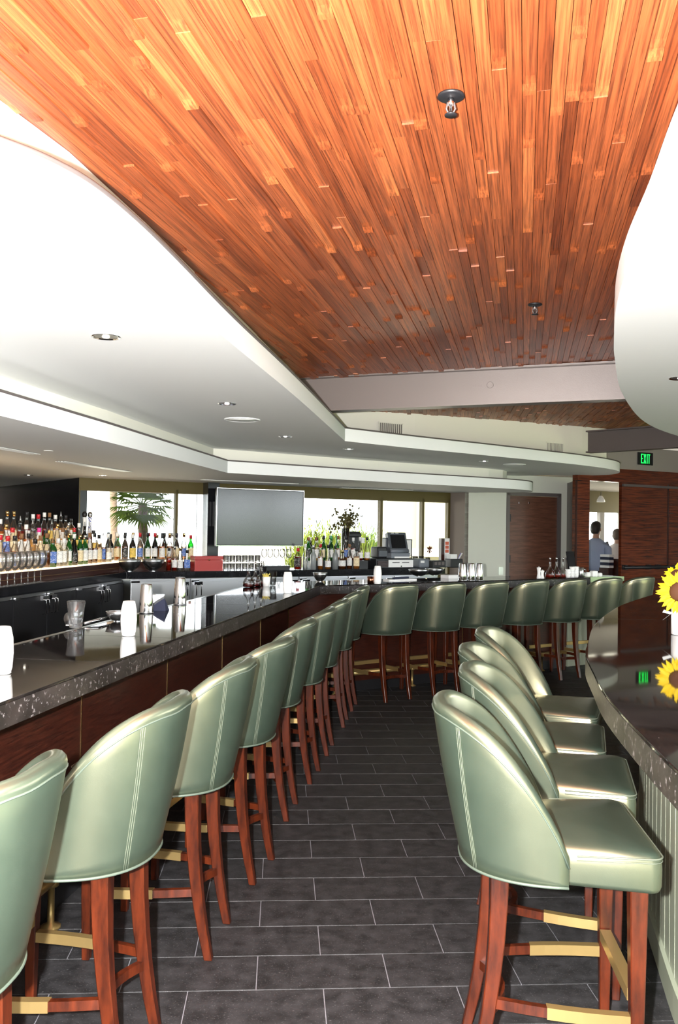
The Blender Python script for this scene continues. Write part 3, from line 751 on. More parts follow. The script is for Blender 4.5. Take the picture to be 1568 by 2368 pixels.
# ------------------------------------------------------------------ back bar
BC = Vector((-2.35, 9.71, 0)); k_a = (BC - Vector((-2.729, 7.067, 0))).normalized(); k_b = (Vector((1.14, 11.66, 0)) - BC).normalized()
m_a = Vector((-k_a.y, k_a.x, 0)); m_b = Vector((-k_b.y, k_b.x, 0))
def bcorner(off):
    p, q = BC + m_a * off, BC + m_b * off
    t = ((q.x - p.x) * k_b.y - (q.y - p.y) * k_b.x) / (k_a.x * k_b.y - k_a.y * k_b.x); return p + k_a * t
BS = BC - k_a * 4.6; BE = BC + k_b * 4.35
BD = 0.56
bt = thing('back_bar_top', 'black granite back bar counter under the bottles', 'bar counter')
for a, b, ai, bi in ((BS, BC, BS + m_a * BD, bcorner(BD)), (BC, BE, bcorner(BD), BE + m_b * BD)):
    bevel(MB().prism([a, b, bi, ai], ZC - 0.075, ZC).build('slab', M_GRANB, bt), 0.003)
def on_ka(px, off=0.0): return seg_on(px, BC + m_a * off, k_a)
def on_kb(px, off=0.0): return seg_on(px, BC + m_b * off, k_b)
# under-counter units: black cooler doors on the near run, steel on the far run
def unit(a, b, n, d, mat, label, handle_at, latch=True, steel=False):
    u = thing('cooler_cabinet' if not steel else 'steel_cabinet', label, 'cabinet', a)
    ln = (b - a).length; z1 = ZC - 0.085
    MB().prism([d * 0.004 + n * 0.05, d * (ln - 0.004) + n * 0.05, d * (ln - 0.004) + n * 0.5, d * 0.004 + n * 0.5], 0.10, z1).build('body', M_BLACKM if not steel else M_INOXD, u)
    MB().prism([d * 0.03 + n * 0.08, d * (ln - .03) + n * 0.08, d * (ln - .03) + n * 0.48, d * 0.03 + n * 0.48], 0.0, 0.10).build('plinth', M_BLACKM, u)
    MB().prism([d * 0.006 + n * 0.035, d * (ln - .006) + n * 0.035, d * (ln - .006) + n * 0.049, d * 0.006 + n * 0.049], z1 - 0.03, z1 - 0.004).build('top_trim', M_INOX, u)
    dr_ = MB().prism([d * 0.010 + n * 0.028, d * (ln - .010) + n * 0.028, d * (ln - .010) + n * 0.049, d * 0.010 + n * 0.049], 0.13, z1 - 0.036).build('door', mat, u)
    if latch:
        h = MB(); c = d * (ln * handle_at) + n * 0.012
        for s_ in (-0.03, 0.03):
            q = c + d * s_; h.tube([q + Vector((0, 0, z1 - 0.06)), q - n * 0.03 + Vector((0, 0, z1 - 0.075)), q - n * 0.03 + Vector((0, 0, z1 - 0.19)), q + Vector((0, 0, z1 - 0.20))], 0.007, 6)
        h.box(c + Vector((0, 0, z1 - 0.055)), (0.10, 0.028, 0.04), math.atan2(d.y, d.x)); h.build('handle', M_CHROME, dr_)
    hg = MB(); hg.box(d * 0.05 + n * 0.02 + Vector((0, 0, z1 - 0.028)), (0.09, 0.02, 0.02), math.atan2(d.y, d.x)); hg.build('hinge', M_CHROME, dr_)
M_COOL = pbr('cooler door black', (0.018, 0.018, 0.020), 0.28)
a = BC - k_a * 3.6; step = 0.60
for i in range(6):
    lab = 'black cooler cabinet under the back bar, %s from the corner' % ordinal(6 - i)
    unit(a + k_a * (step * i), a + k_a * (step * (i + 1)), m_a, k_a, M_COOL, lab, 0.86 if i % 2 == 0 else 0.14)
for i in range(6):
    lab = 'brushed steel cabinet under the far back bar, %s from the corner' % ordinal(i + 1)
    unit(BC + k_b * (0.06 + 0.70 * i), BC + k_b * (0.06 + 0.70 * (i + 1)), m_b, k_b, M_INOXD, lab, 0.88 if i % 2 == 0 else 0.12, True, True)

# lit bottle risers
RZ = [1.185, 1.285, 1.385]
rz1 = thing('bottle_riser', 'dark stepped bottle riser with glowing shelves on the near back bar', 'shelf')
for j, z in enumerate(RZ):
    o0, o1 = 0.10 + 0.13 * j, 0.10 + 0.13 * (j + 1)
    a0, b0 = BC + m_a * o0 - k_a * 3.4, bcorner(o0) - k_a * 0.02; a1, b1 = BC + m_a * o1 - k_a * 3.4, bcorner(o1) - k_a * 0.02
    MB().prism([a0, b0, b1, a1], ZC + 0.001, z - 0.012).build('step', M_MAHO, rz1)
    MB().prism([a0 + m_a * .002, b0 + m_a * .002, b1, a1], z - 0.012, z).build('lit_shelf', M_LIT, rz1)
MB().prism([BC + m_a * 0.098 - k_a * 3.4, bcorner(0.098) - k_a * .02, bcorner(0.10) - k_a * .02, BC + m_a * 0.1 - k_a * 3.4], ZC + 0.045, ZC + 0.048).build('trim_line', M_BRASS, rz1)
rz2 = thing('bottle_riser', 'dark bottle riser behind the steel bowls', 'shelf')
for j, z in enumerate(RZ[:1]):
    a0, b0 = bcorner(0.275) + k_b * 0.02, on_kb(449, 0.275); a1, b1 = bcorner(0.53) + k_b * 0.02, on_kb(449, 0.275) + m_b * 0.255
    MB().prism([a0, b0, b1, a1], ZC + 0.001, z - 0.012).build('step', M_MAHO, rz2); MB().prism([a0, b0, b1, a1], z - 0.012, z).build('lit_shelf', M_LIT, rz2)
rz3 = thing('bottle_riser', 'low black riser under the bottles right of the television', 'shelf')
a0, b0 = BC + k_b * 2.42 + m_b * 0.20, BC + k_b * 3.25 + m_b * 0.20
MB().prism([a0, b0, b0 + m_b * 0.25, a0 + m_b * 0.25], ZC + 0.001, ZC + 0.10).build('step', M_BLACKM, rz3)

# ------------------------------------------------------------------ bottles
GL = {'clear': M_GLASS, 'green': glassy('green glass', (0.08, 0.45, 0.10), 0.25, (0.04, 0.30, 0.05)), 'dark': glassy('dark glass', (0.05, 0.03, 0.02), 0.5, (0.015, 0.012, 0.012)),
      'frosted': glassy('frosted glass', (0.75, 0.78, 0.78), 0.55, (0.55, 0.58, 0.58), 0.4)}
LQ = {'amber': glassy('amber spirit', (0.90, 0.42, 0.10), 0.55, (0.75, 0.30, 0.05), gl=0.02), 'gold': glassy('golden spirit', (0.95, 0.68, 0.28), 0.55, (0.90, 0.62, 0.22), gl=0.02), 'red': glassy('red liqueur', (0.65, 0.08, 0.03), 0.45, (0.45, 0.03, 0.012), gl=0.02),
      'brown': glassy('brown spirit', (0.40, 0.13, 0.035), 0.65, (0.26, 0.08, 0.02), gl=0.02), 'clear': glassy('clear spirit', (0.96, 0.97, 0.96), 0.10, (0.9, 0.9, 0.88), gl=0.02), 'pale green': glassy('pale green liqueur', (0.55, 0.85, 0.45), 0.35, (0.35, 0.65, 0.25), gl=0.02)}
def label_mat(name, c, ink):
    mt = pbr(name, c, 0.6); v = coords(mt, 'Object', (1, 1, 1)); N, L, B = nodes(mt)
    n = noise(mt, coords(mt, 'Object', (45, 45, 330)), 1.0, 1); k = ramp(mt, n, [(0.56, (0, 0, 0)), (0.64, (0.7, 0.7, 0.7))]); setc(mt, mixc(mt, c, ink, k)); return mt
LB = {'white': label_mat('white label', (0.85, 0.84, 0.80), (0.25, 0.22, 0.2)), 'cream': label_mat('cream label', (0.80, 0.68, 0.42), (0.3, 0.1, 0.04)), 'black': label_mat('black label', (0.012, 0.012, 0.012), (0.7, 0.68, 0.62)),
      'blue': label_mat('blue label', (0.04, 0.12, 0.42), (0.8, 0.85, 0.9)), 'yellow': label_mat('yellow label', (0.85, 0.60, 0.12), (0.3, 0.15, 0.02)), 'red': label_mat('red label', (0.5, 0.03, 0.03), (0.9, 0.8, 0.6))}
CP = {'black': M_BLACKM, 'white': M_WHITEC, 'gold': M_BRASSP, 'red': pbr('red cap', (0.55, 0.02, 0.03), 0.35), 'green': pbr('green cap', (0.06, 0.35, 0.12), 0.4), 'brown': pbr('cork', (0.25, 0.12, 0.05), 0.7), 'pink': pbr('pink cap', (0.75, 0.04, 0.32), 0.4), 'silver': M_INOX}
# profile kinds: (radius, height fraction) up to the lip, label band, squareness
PROF = {
 'round': dict(h=0.300, p=[(0.030, 0), (0.037, 0.012), (0.037, 0.55), (0.033, 0.62), (0.017, 0.73), (0.0145, 0.78), (0.0145, 0.93)], lab=(0.12, 0.48), n=2),
 'tall': dict(h=0.320, p=[(0.029, 0), (0.034, 0.012), (0.034, 0.50), (0.027, 0.62), (0.015, 0.72), (0.013, 0.76), (0.013, 0.93)], lab=(0.14, 0.44), n=2),
 'square': dict(h=0.270, p=[(0.034, 0), (0.040, 0.014), (0.040, 0.60), (0.034, 0.68), (0.018, 0.75), (0.016, 0.80), (0.016, 0.92)], lab=(0.14, 0.54), n=5),
 'wide': dict(h=0.245, p=[(0.042, 0), (0.050, 0.015), (0.052, 0.34), (0.046, 0.56), (0.024, 0.72), (0.016, 0.78), (0.016, 0.92)], lab=(0.16, 0.46), n=2),
 'slope': dict(h=0.310, p=[(0.036, 0), (0.042, 0.012), (0.040, 0.36), (0.026, 0.64), (0.016, 0.80), (0.014, 0.93)], lab=(0.10, 0.34), n=2),
 'jug': dict(h=0.230, p=[(0.046, 0), (0.056, 0.02), (0.058, 0.42), (0.048, 0.60), (0.022, 0.72), (0.018, 0.78), (0.018, 0.92)], lab=(0.14, 0.48), n=2.6)}
MEC = {}
def bmesh_part(kind, part, mat):
    key = (kind, part, mat.name)
    if key in MEC: return MEC[key]
    d = PROF[kind]; h = d['h']; pr = [(r, f * h) for r, f in d['p']]; m = MB(); seg = 14 if d['n'] < 4 else 20
    if part == 'body': m.lathe(pr + [(pr[-1][0] + 0.002, pr[-1][1] + 0.003), (pr[-1][0] + 0.002, pr[-1][1] + 0.010)], seg, n=d['n'])
    if part == 'liquid':
        q = [(r * 0.90, max(z, 0.006)) for r, z in pr if z <= h * 0.60]; m.lathe(q, seg, n=d['n'])
    if part == 'label':
        z0, z1 = d['lab'][0] * h, d['lab'][1] * h
        def rad(z):
            for (r0, a), (r1, b) in zip(pr, pr[1:]):
                if a <= z <= b: return lerp(r0, r1, (z - a) / (b - a))
            return pr[-1][0]
        st = 12; vs = []; fs = []
        for k in range(st + 1):
            a = -math.pi / 2 + (k / st - 0.5) * 2.3; ca, sa = math.cos(a), math.sin(a)
            if d['n'] != 2: ca = math.copysign(abs(ca) ** (2 / d['n']), ca); sa = math.copysign(abs(sa) ** (2 / d['n']), sa)
            for z in (z0, lerp(z0, z1, .5), z1): vs.append(((rad(z) + 0.0008) * ca, (rad(z) + 0.0008) * sa, z))
        for k in range(st):
            for j in range(2): fs.append((k * 3 + j, k * 3 + 3 + j, k * 3 + 4 + j, k * 3 + 1 + j))
        m.add(vs, fs, True)
    if part == 'cap': r = pr[-1][0] + 0.0035; m.lathe([(r, pr[-1][1] - 0.022), (r, h - 0.003), (r - 0.002, h)], 12)
    if part == 'pourer': m.lathe([(0.010, pr[-1][1] + 0.008), (0.008, pr[-1][1] + 0.02), (0.004, h + 0.02), (0.0035, h + 0.035)], 8)
    me = m.mesh(part, mat); MEC[key] = me; return me
def bottle(loc, kind, glass, liquid, lab, cap, text, group, rz=None, pour=False, sc=1.0):
    o = thing('bottle', text, 'bottle', loc, 0, group)
    f = Vector((loc[0], loc[1], 0)); o.rotation_euler[2] = (math.atan2(f.y, f.x) - math.pi / 2 + R.uniform(-.5, .5)) if rz is None else rz
    o.scale = (sc, sc, sc)
    link('body', bmesh_part(kind, 'body', GL[glass]), o)
    if liquid and glass not in ('frosted', 'dark'): link('liquid', bmesh_part(kind, 'liquid', LQ[liquid]), o)
    if lab: link('label', bmesh_part(kind, 'label', LB[lab]), o)
    if pour: link('pourer', bmesh_part(kind, 'pourer', M_INOX), o)
    else: link('cap', bmesh_part(kind, 'cap', CP[cap]), o)
    return o
def rand_spec(warm=True, kinds=None):
    kind = R.choice(kinds or ['round', 'tall', 'tall', 'square', 'wide', 'slope', 'round'])
    liq = R.choice(['amber', 'amber', 'gold', 'gold', 'clear', 'brown', 'red'] if warm else ['amber', 'brown', 'gold', 'clear', 'brown', 'amber'])
    gl = R.choice(['clear'] * 9 + ['green', 'dark'] if warm else ['clear'] * 6 + ['green', 'dark', 'dark'])
    return kind, gl, liq, R.choice(['white', 'white', 'cream', 'cream', 'black', 'yellow', 'blue', None]), R.choice(['black', 'black', 'white', 'gold', 'brown', 'red', 'silver', 'black'])
SH_ = {'round': 'round-shouldered', 'tall': 'slim', 'square': 'square', 'wide': 'squat', 'slope': 'sloping', 'jug': 'jug-shaped'}
def text_for(sp, place):
    kind, gl, liq, lab, cap = sp
    body = {'clear': {'clear': 'clear', 'gold': 'golden'}.get(liq, liq), 'green': 'green glass', 'dark': 'dark glass', 'frosted': 'frosted'}[gl]
    return '%s %s bottle, %s cap%s, %s' % (SH_[kind], body, cap, (', %s label' % lab) if lab else '', place)
def brow(start, d, n_, gap, z, name, group, fixed={}, warm=True, pourp=0.15, jit=0.006, kinds=None):
    p = Vector(start); k = 0
    for i in range(n_):
        sp = fixed.get(i) or rand_spec(warm, kinds)
        q = p + d * (gap * i + R.uniform(-jit, jit)) + (Vector((-d.y, d.x, 0)) * R.uniform(-.004, .004)); q.z = z + 0.0005
        bottle(q, *sp, text_for(sp, '%s from left, %s' % (ordinal(i + 1), name)), group, pour=(R.random() < pourp and i not in fixed))
# near run: three lit tiers seen end to start along the shelf
SN = BC - k_a * 2.62
fixF = {13: ('tall', 'green', 'pale green', 'white', 'gold'), 14: ('slope', 'dark', 'brown', 'black', 'white'), 16: ('round', 'green', 'pale green', 'white', 'silver'), 3: ('round', 'clear', 'red', 'black', 'red'), 11: ('square', 'clear', 'clear', 'white', 'white'), 12: ('square', 'clear', 'clear', 'white', 'white'), 17: ('tall', 'clear', 'brown', 'white', 'brown'), 18: ('tall', 'clear', 'brown', 'white', 'black')}
brow(SN + m_a * 0.165, k_a, 22, 0.118, RZ[0], 'lit front tier', 'bottles on the lit front tier', fixF)
fixM = {4: ('round', 'clear', 'clear', 'blue', 'gold'), 9: ('square', 'clear', 'gold', 'cream', 'pink'), 1: ('wide', 'clear', 'gold', 'yellow', 'white')}
brow(SN + m_a * 0.295 + k_a * 0.05, k_a, 20, 0.124, RZ[1], 'lit middle tier', 'bottles on the lit middle tier', fixM)
fixB = {0: ('wide', 'clear', 'gold', 'white', 'green'), 3: ('tall', 'clear', 'clear', 'white', 'white'), 4: ('round', 'clear', 'clear', None, 'red'), 7: ('tall', 'clear', 'gold', 'cream', 'gold')}
brow(SN + m_a * 0.425 + k_a * 0.10, k_a, 18, 0.118, RZ[2], 'lit back tier', 'bottles on the lit back tier', fixB)
# two tall painted decanters with metal dome stoppers at the end of the tiers
M_BLUEW = pbr('blue painted porcelain', (0.8, 0.8, 0.82), 0.25)
v_ = coords(M_BLUEW, 'Object', (40, 40, 60)); setc(M_BLUEW, ramp(M_BLUEW, noise(M_BLUEW, v_, 1.2, 2), [(0.52, (0.85, 0.85, 0.86)), (0.56, (0.03, 0.05, 0.42))]))
for px, mt, lab in ((195, M_WHITEC, 'tall white porcelain decanter with dark dome stopper beside the black wall'), (213, M_BLUEW, 'tall blue and white painted decanter with metal dome stopper')):
    q = seg_on(px, BC + m_a * 0.43, k_a)
    dc = thing('decanter', lab, 'decanter', (q.x, q.y, RZ[2] if (q - bcorner(0.43)).dot(k_a) < -0.05 else RZ[0]), 0, 'porcelain decanters')
    q = BC + m_a * 0.425 - k_a * (0.17 if px < 200 else 0.03); dc.location = (q.x, q.y, RZ[2] + 0.0005); dc.scale = (0.68, 0.68, 0.68)
    MB().lathe([(0.040, 0), (0.046, 0.01), (0.046, 0.10), (0.034, 0.20), (0.024, 0.30), (0.028, 0.38), (0.034, 0.42)], 16).build('body', mt, dc)
    MB().lathe([(0.022, 0.42), (0.030, 0.425), (0.042, 0.45), (0.040, 0.485), (0.022, 0.51), (0.0, 0.516)], 16).build('stopper', M_BLACKM if mt is M_WHITEC else M_INOX, dc)
# far run: a row on the dark riser behind the bowls, up to the pillar
fixC = {1: ('round', 'clear', 'brown', 'black', 'black'), 3: ('tall', 'clear', 'clear', 'blue', 'red'), 6: ('round', 'clear', 'amber', 'white', 'black'), 11: ('round', 'dark', 'brown', 'cream', 'black'), 12: ('round', 'clear', 'gold', 'yellow', 'gold'), 13: ('slope', 'clear', 'brown', 'black', 'red'), 14: ('round', 'green', 'pale green', 'cream', 'silver')}
NB = int(((on_kb(474, 0.325) - bcorner(0.325)).length - 0.14) / 0.088)
TH3 = ['round', 'tall', 'tall']
brow(bcorner(0.325) + k_b * 0.14, k_b, NB, 0.088, RZ[0], 'front row behind bowls', 'bottles behind the steel bowls', fixC, False, pourp=0.05, jit=0.003, kinds=TH3)
brow(bcorner(0.405) + k_b * 0.12, k_b, NB, 0.088, RZ[0], 'middle row behind bowls', 'bottles behind the steel bowls', {}, False, 0.05, 0.003, TH3)
brow(bcorner(0.485) + k_b * 0.16, k_b, NB - 2, 0.095, RZ[0], 'window row behind bowls', 'bottles behind the steel bowls', {}, False, 0.0, 0.003, TH3)
# four bottles standing on the counter between the bowls and the red box
for px, sp, txt in ((392, ('round', 'clear', 'red', None, 'black'), 'red liqueur bottle standing just past the second steel bowl'), (405, ('tall', 'clear', 'red', 'white', 'silver'), 'red slim bottle with white label beside the steel bowl'),
                    (418, ('round', 'clear', 'clear', 'white', 'gold'), 'broad clear bottle with pale label between red and blue bottles'), (434, ('square', 'clear', 'clear', 'blue', 'black'), 'clear square bottle with blue label beside the red box')):
    q = on_kb(px, 0.13); bottle((q.x, q.y, ZC + 0.0005), *sp, txt, 'bottles on the counter by the red box', rz=math.radians(15), sc=0.9)
# bottles right of the television
fixD = {0: ('square', 'clear', 'red', 'black', 'red'), 2: ('round', 'frosted', 'clear', None, 'silver'), 3: ('tall', 'clear', 'amber', 'white', 'red'), 4: ('slope', 'clear', 'amber', 'white', 'black'), 5: ('round', 'frosted', 'clear', None, 'black'), 6: ('wide', 'clear', 'brown', 'white', 'gold'), 7: ('tall', 'clear', 'brown', 'white', 'brown'), 8: ('square', 'clear', 'amber', 'cream', 'black')}
s0 = on_kb(690, 0.09); s1 = on_kb(826, 0.09); gap = (s1 - s0).length / 8
brow(s0, (s1 - s0).normalized(), 9, gap, ZC, 'front row beyond television', 'bottles right of the television', fixD, pourp=0.0, jit=0.002, kinds=TH3)
s0 = on_kb(714, 0.26); s1 = on_kb(850, 0.26); gap = (s1 - s0).length / 8
fixE = {3: ('tall', 'green', 'pale green', 'white', 'green'), 6: ('round', 'clear', 'red', 'white', 'white'), 7: ('slope', 'clear', 'red', 'white', 'white'), 8: ('slope', 'clear', 'amber', 'white', 'black')}
brow(s0, (s1 - s0).normalized(), 9, gap, ZC + 0.101, 'riser row beyond television', 'bottles right of the television', fixE, pourp=0.1, jit=0.002, kinds=TH3)
s0 = on_kb(718, 0.36); s1 = on_kb(780, 0.36); gap = (s1 - s0).length / 4
fixG = {2: ('tall', 'green', 'pale green', None, 'black'), 4: ('tall', 'green', 'pale green', None, 'green')}
brow(s0, (s1 - s0).normalized(), 5, gap, ZC + 0.101, 'rear row beyond television', 'bottles right of the television', fixG, False, 0.0, 0.002, TH3)
# ------------------------------------------------------------------ glassware and bar things
def glass_thing(name, prof, loc, label, cat, group=None, mat=None, seg=16, rz=0):
    o = MB().lathe(prof, seg).build(name, mat or M_GLASS, None, loc); tag(o, label, cat, group); o.rotation_euler[2] = rz; return o
WINE_P = [(0.034, 0), (0.034, 0.003), (0.006, 0.008), (0.0035, 0.02), (0.0035, 0.085), (0.008, 0.092), (0.030, 0.112), (0.039, 0.145), (0.037, 0.18), (0.032, 0.205), (0.0305, 0.205), (0.0355, 0.18), (0.0375, 0.145), (0.029, 0.114), (0.0, 0.096)]
wine_foot = MB().lathe(WINE_P[:6], 14).mesh('stem', M_GLASSW); wine_bowl = MB().lathe(WINE_P[5:], 14).mesh('bowl', M_GLASSW)
def wine(loc, label, group, sc=1.0):
    o = thing('wine_glass', label, 'wine glass', loc, 0, group); o.scale = (sc,) * 3; link('stem', wine_foot, o); link('bowl', wine_bowl, o)
k = 0
for r_ in range(2):
    for i in range(7):
        q = BC - k_a * (1.90 + 0.115 * i) + m_a * (0.045 + 0.0 * r_) if r_ == 0 else BC - k_a * (2.03 + 0.10 * i) - m_a * (-0.0) + m_a * 0.0
        if r_ == 1: continue
        k += 1
        wine((q.x, q.y, ZC + 0.0005), 'stemmed wine glass before the lit bottles, %s from the corner end' % ordinal(k), 'wine glasses before the lit tiers', 1.38)
# racks of tumblers and stemware under the television
TUM = [(0.033, 0), (0.034, 0.004), (0.038, 0.085), (0.036, 0.085), (0.032, 0.010), (0.0, 0.009)]
tum = MB().lathe(TUM, 14).mesh('tumbler', M_GLASSW)
k = 0
for lv in range(2):
    for i in range(6):
        for j in range(2):
            px = 524 + i * 14.5; q = on_kb(px, 0.14 + 0.085 * j); k += 1
            o = link('tumbler', tum, None, (q.x, q.y, ZC + 0.001 + 0.091 * lv))
            tag(o, '%s clear tumbler from the red box, %s row, %s layer of the stack' % (ordinal(i + 1), ('front', 'rear')[j], ('bottom', 'top')[lv]), 'tumbler', 'stacked tumblers beside the red box')
tr = thing('glass_shelf', 'clear glass shelf between the two layers of stacked tumblers', 'shelf')
a, b = on_kb(519, 0.10), on_kb(602, 0.10)
MB().prism([a, b, b + m_b * 0.17, a + m_b * 0.17], ZC + 0.0865, ZC + 0.0912).build('pane', M_GLASS, tr)
for i in range(5):
    q = on_kb(612 + i * 14, 0.22); wine((q.x, q.y, ZC + 0.046), 'stemmed wine glass under the television, %s from the tumblers' % ordinal(i + 1), 'wine glasses under the television')
gm = MB(); a, b = on_kb(614, 0.14), on_kb(672, 0.14); gm.prism([a, b, b + m_b * 0.30, a + m_b * 0.30], ZC + 0.001, ZC + 0.045)
tag(gm.build('bar_mat', M_BLACKM), 'black raised mat under the wine glasses below the television', 'mat')
# red cigar box
bxm = pbr('red lacquer', (0.42, 0.035, 0.03), 0.3); qa, qb = on_kb(452, 0.10), on_kb(517, 0.10); ln = (qb - qa).length
rb_ = thing('red_box', 'red lacquered wooden box with small brass lock on the back bar', 'box', qa + Vector((0, 0, ZC + 0.0005)))
bevel(MB().prism([Vector(), k_b * ln, k_b * ln + m_b * 0.15, m_b * 0.15], 0, 0.125).build('body', bxm, rb_), 0.003)
bevel(MB().prism([-k_b * .003 - m_b * .003, k_b * (ln + .003) - m_b * .003, k_b * (ln + .003) + m_b * 0.153, -k_b * .003 + m_b * 0.153], 0.127, 0.172).build('lid', bxm, rb_), 0.003)
MB().lathe([(0.011, -0.004), (0.011, 0.004), (0.0, 0.005)], 12).build('lock', M_BRASSP, rb_, k_b * (ln * 0.5) - m_b * 0.006 + Vector((0, 0, 0.128))).rotation_euler = (math.pi / 2, 0, math.atan2(k_b.y, k_b.x))
MB().prism([-k_b * .004 - m_b * .004, k_b * (ln + .004) - m_b * .004, k_b * (ln + .004) - m_b * .001, -k_b * .004 - m_b * .001], 0.0, 0.012).build('foot_trim', bxm, rb_)
# steel bowls
def bowl(name, r, h, loc, label, group=None):
    P = []; 
    for i in range(9):
        a = i / 8 * math.pi / 2; P.append((r * math.sin(a) * 0.98 + 0.02 * r, h * (1 - math.cos(a)) ** 0.9))
    P[0] = (r * 0.32, 0)
    Q = [(x - 0.003, z + 0.002) for x, z in P][::-1]; Q[-1] = (0, 0.003)
    o = thing(name, label, 'bowl', loc, 0, group)
    MB().lathe(P + Q, 28).build('bowl_wall', M_INOX, o)
    MB().tube([(r * math.cos(t), r * math.sin(t), h) for t in [i * math.pi / 14 for i in range(28)]], 0.0035, 6, True).build('rim', M_CHROME, o); return o
q = on_kb(301, 0.13); bowl('mixing_bowl', 0.128, 0.135, (q.x, q.y, ZC + .0005), 'brushed steel mixing bowl nearest the lit bottle tiers', 'steel mixing bowls on the back bar')
q = on_kb(356, 0.13); bowl('mixing_bowl', 0.128, 0.135, (q.x, q.y, ZC + .0005), 'brushed steel mixing bowl beside the red liqueur bottles', 'steel mixing bowls on the back bar')
# television
ta = seg_on(500, WP - UN * 0.40, U); tb = seg_on(702, WP - UN * 0.40, U); tw = (tb - ta).length
tz0 = atplane(500, 1263, ta, UN).z; tz1 = atplane(502, 1127, ta, UN).z
tv = thing('television', 'large flat television screen hung above the back bar', 'television', ta + Vector((0, 0, tz0)))
TR = math.radians(30); hh = tz1 - tz0
bevel(MB().box(U * (tw / 2) + UN * 0.03 + Vector((0, 0, hh / 2)), (tw, 0.05, hh), TR).build('housing', M_BLACKM, tv), 0.004)
M_SCREEN = pbr('switched-off screen', (0.022, 0.024, 0.024), 0.16, 0.0, 0.85)
MB().box(U * (tw / 2) + UN * 0.003 + Vector((0, 0, hh / 2)), (tw - 0.03, 0.004, hh - 0.035), TR).build('screen', M_SCREEN, tv)
for z in (0.006, hh - 0.006): MB().box(U * (tw / 2) + Vector((0, 0, z)), (tw, 0.012, 0.007), TR).build('bezel_trim', M_CHROME, tv)
for s_ in (0.003, tw - 0.003): MB().box(U * s_ + Vector((0, 0, hh / 2)), (0.006, 0.012, hh), TR).build('bezel_trim', M_CHROME if s_ > .1 else M_CHROME, tv)
MB().box(U * 0.08 + UN * 0.12 + Vector((0, 0, hh * 0.55)), (0.10, 0.16, 0.3), TR).build('wall_bracket', M_BLACKM, tv)
# vase of branches by the window
fv = thing('branch_vase', 'tall glass vase of dark leafy branches before the window', 'vase', on_kb(799, 0.385) + Vector((0, 0, ZC + 0.1015)))
MB().lathe([(0.050, 0), (0.052, 0.004), (0.052, 0.42), (0.049, 0.42), (0.048, 0.012), (0, 0.01)], 18).build('vase', M_GLASS, fv)
M_TWIG = pbr('twig', (0.07, 0.045, 0.02), 0.8); M_LEAFD = pbr('dusky leaf', (0.10, 0.085, 0.02), 0.6)
tg = MB(); lf = []
for i in range(13):
    a = R.uniform(0, 6.28); sp_ = R.uniform(0.05, 0.21); hz = R.uniform(0.44, 0.70); tip = Vector((math.cos(a) * sp_, math.sin(a) * sp_, hz + (-0.1 if sp_ > .18 else 0)))
    p0 = Vector((R.uniform(-.03, .03), R.uniform(-.03, .03), 0.02)); mid = Vector((p0.x * 1.2 + math.cos(a) * .03, p0.y * 1.2 + math.sin(a) * .03, 0.42 + R.uniform(0, .08)))
    tg.tube([p0, mid, (mid + tip) / 2 + Vector((0, 0, 0.05)), tip], 0.003, 5)
    for j in range(26):
        t = R.uniform(0.15, 1); b_ = mid.lerp(tip, t) + Vector((R.gauss(0, .028), R.gauss(0, .028), R.gauss(0.02, .03))); lf.append(b_)
for i in range(5): tg.tube([Vector((0, 0, .4)), Vector((R.uniform(-.08, .08), R.uniform(-.06, .06), .62)), Vector((R.uniform(-.16, .16), R.uniform(-.1, .1), R.uniform(.74, .84)))], 0.0012, 4)
tg.build('branch', M_TWIG, fv)
lm_ = MB()
for b_ in lf:
    d = Vector((R.gauss(0, 1), R.gauss(0, 1), R.gauss(-.3, .7))).normalized(); e = d.cross(Vector((R.gauss(0, 1), R.gauss(0, 1), R.gauss(0, 1)))).normalized() * 0.019
    lm_.add([b_, b_ + d * .018 + e, b_ + d * .042, b_ + d * .018 - e], [(0, 1, 2, 3)])
tag(lm_.build('leaves', M_LEAFD, fv), kind='stuff')
# black rounded appliance among the bottles
q = on_kb(822, 0.44); ap = thing('ice_machine', 'black rounded countertop appliance behind the amber bottles', 'appliance', q + Vector((0, 0, ZC + 0.0005)), math.atan2(k_b.y, k_b.x))
bevel(MB().box((0, 0.09, 0.24), (0.25, 0.08, 0.48)).build('body', M_BLACKM, ap), 0.03, 4); bevel(MB().box((0, 0.075, 0.43), (0.23, 0.09, 0.05)).build('spout_head', M_BLACKM, ap), 0.01); MB().box((0.16, 0.09, 0.36), (0.05, 0.05, 0.07)).build('side_knob', M_WHITEC, ap)
# cash desk: drawer, terminal, printer
KR = math.atan2(k_b.y, k_b.x)
M_GREYP = pbr('slate grey plastic', (0.075, 0.085, 0.10), 0.4); M_GREYL = pbr('light grey plastic', (0.16, 0.18, 0.21), 0.4)
qa = on_kb(872, 0.10); qb = on_kb(958, 0.10); ln = (qb - qa).length
cd = thing('cash_drawer', 'cash drawer with white front slots under the order terminal', 'cash drawer', qa + Vector((0, 0, ZC + .0005)), KR)
bevel(MB().box((ln / 2, 0.22, 0.065), (ln, 0.42, 0.13)).build('body', M_BLACKM, cd), 0.006)
dfr = bevel(MB().box((ln * 0.64, -0.004, 0.066), (ln * 0.66, 0.02, 0.098)).build('drawer_front', M_WHITEC, cd), 0.003)
for s_ in (0.50, 0.76): MB().box((ln * s_, -0.015, 0.078), (ln * 0.19, 0.004, 0.009)).build('slot', M_BLACKM, dfr)
MB().lathe([(0.009, -0.01), (0.009, 0.01)], 10).build('lock', M_CHROME, dfr, (ln * 0.64, -0.014, 0.03)).rotation_euler[0] = math.pi / 2
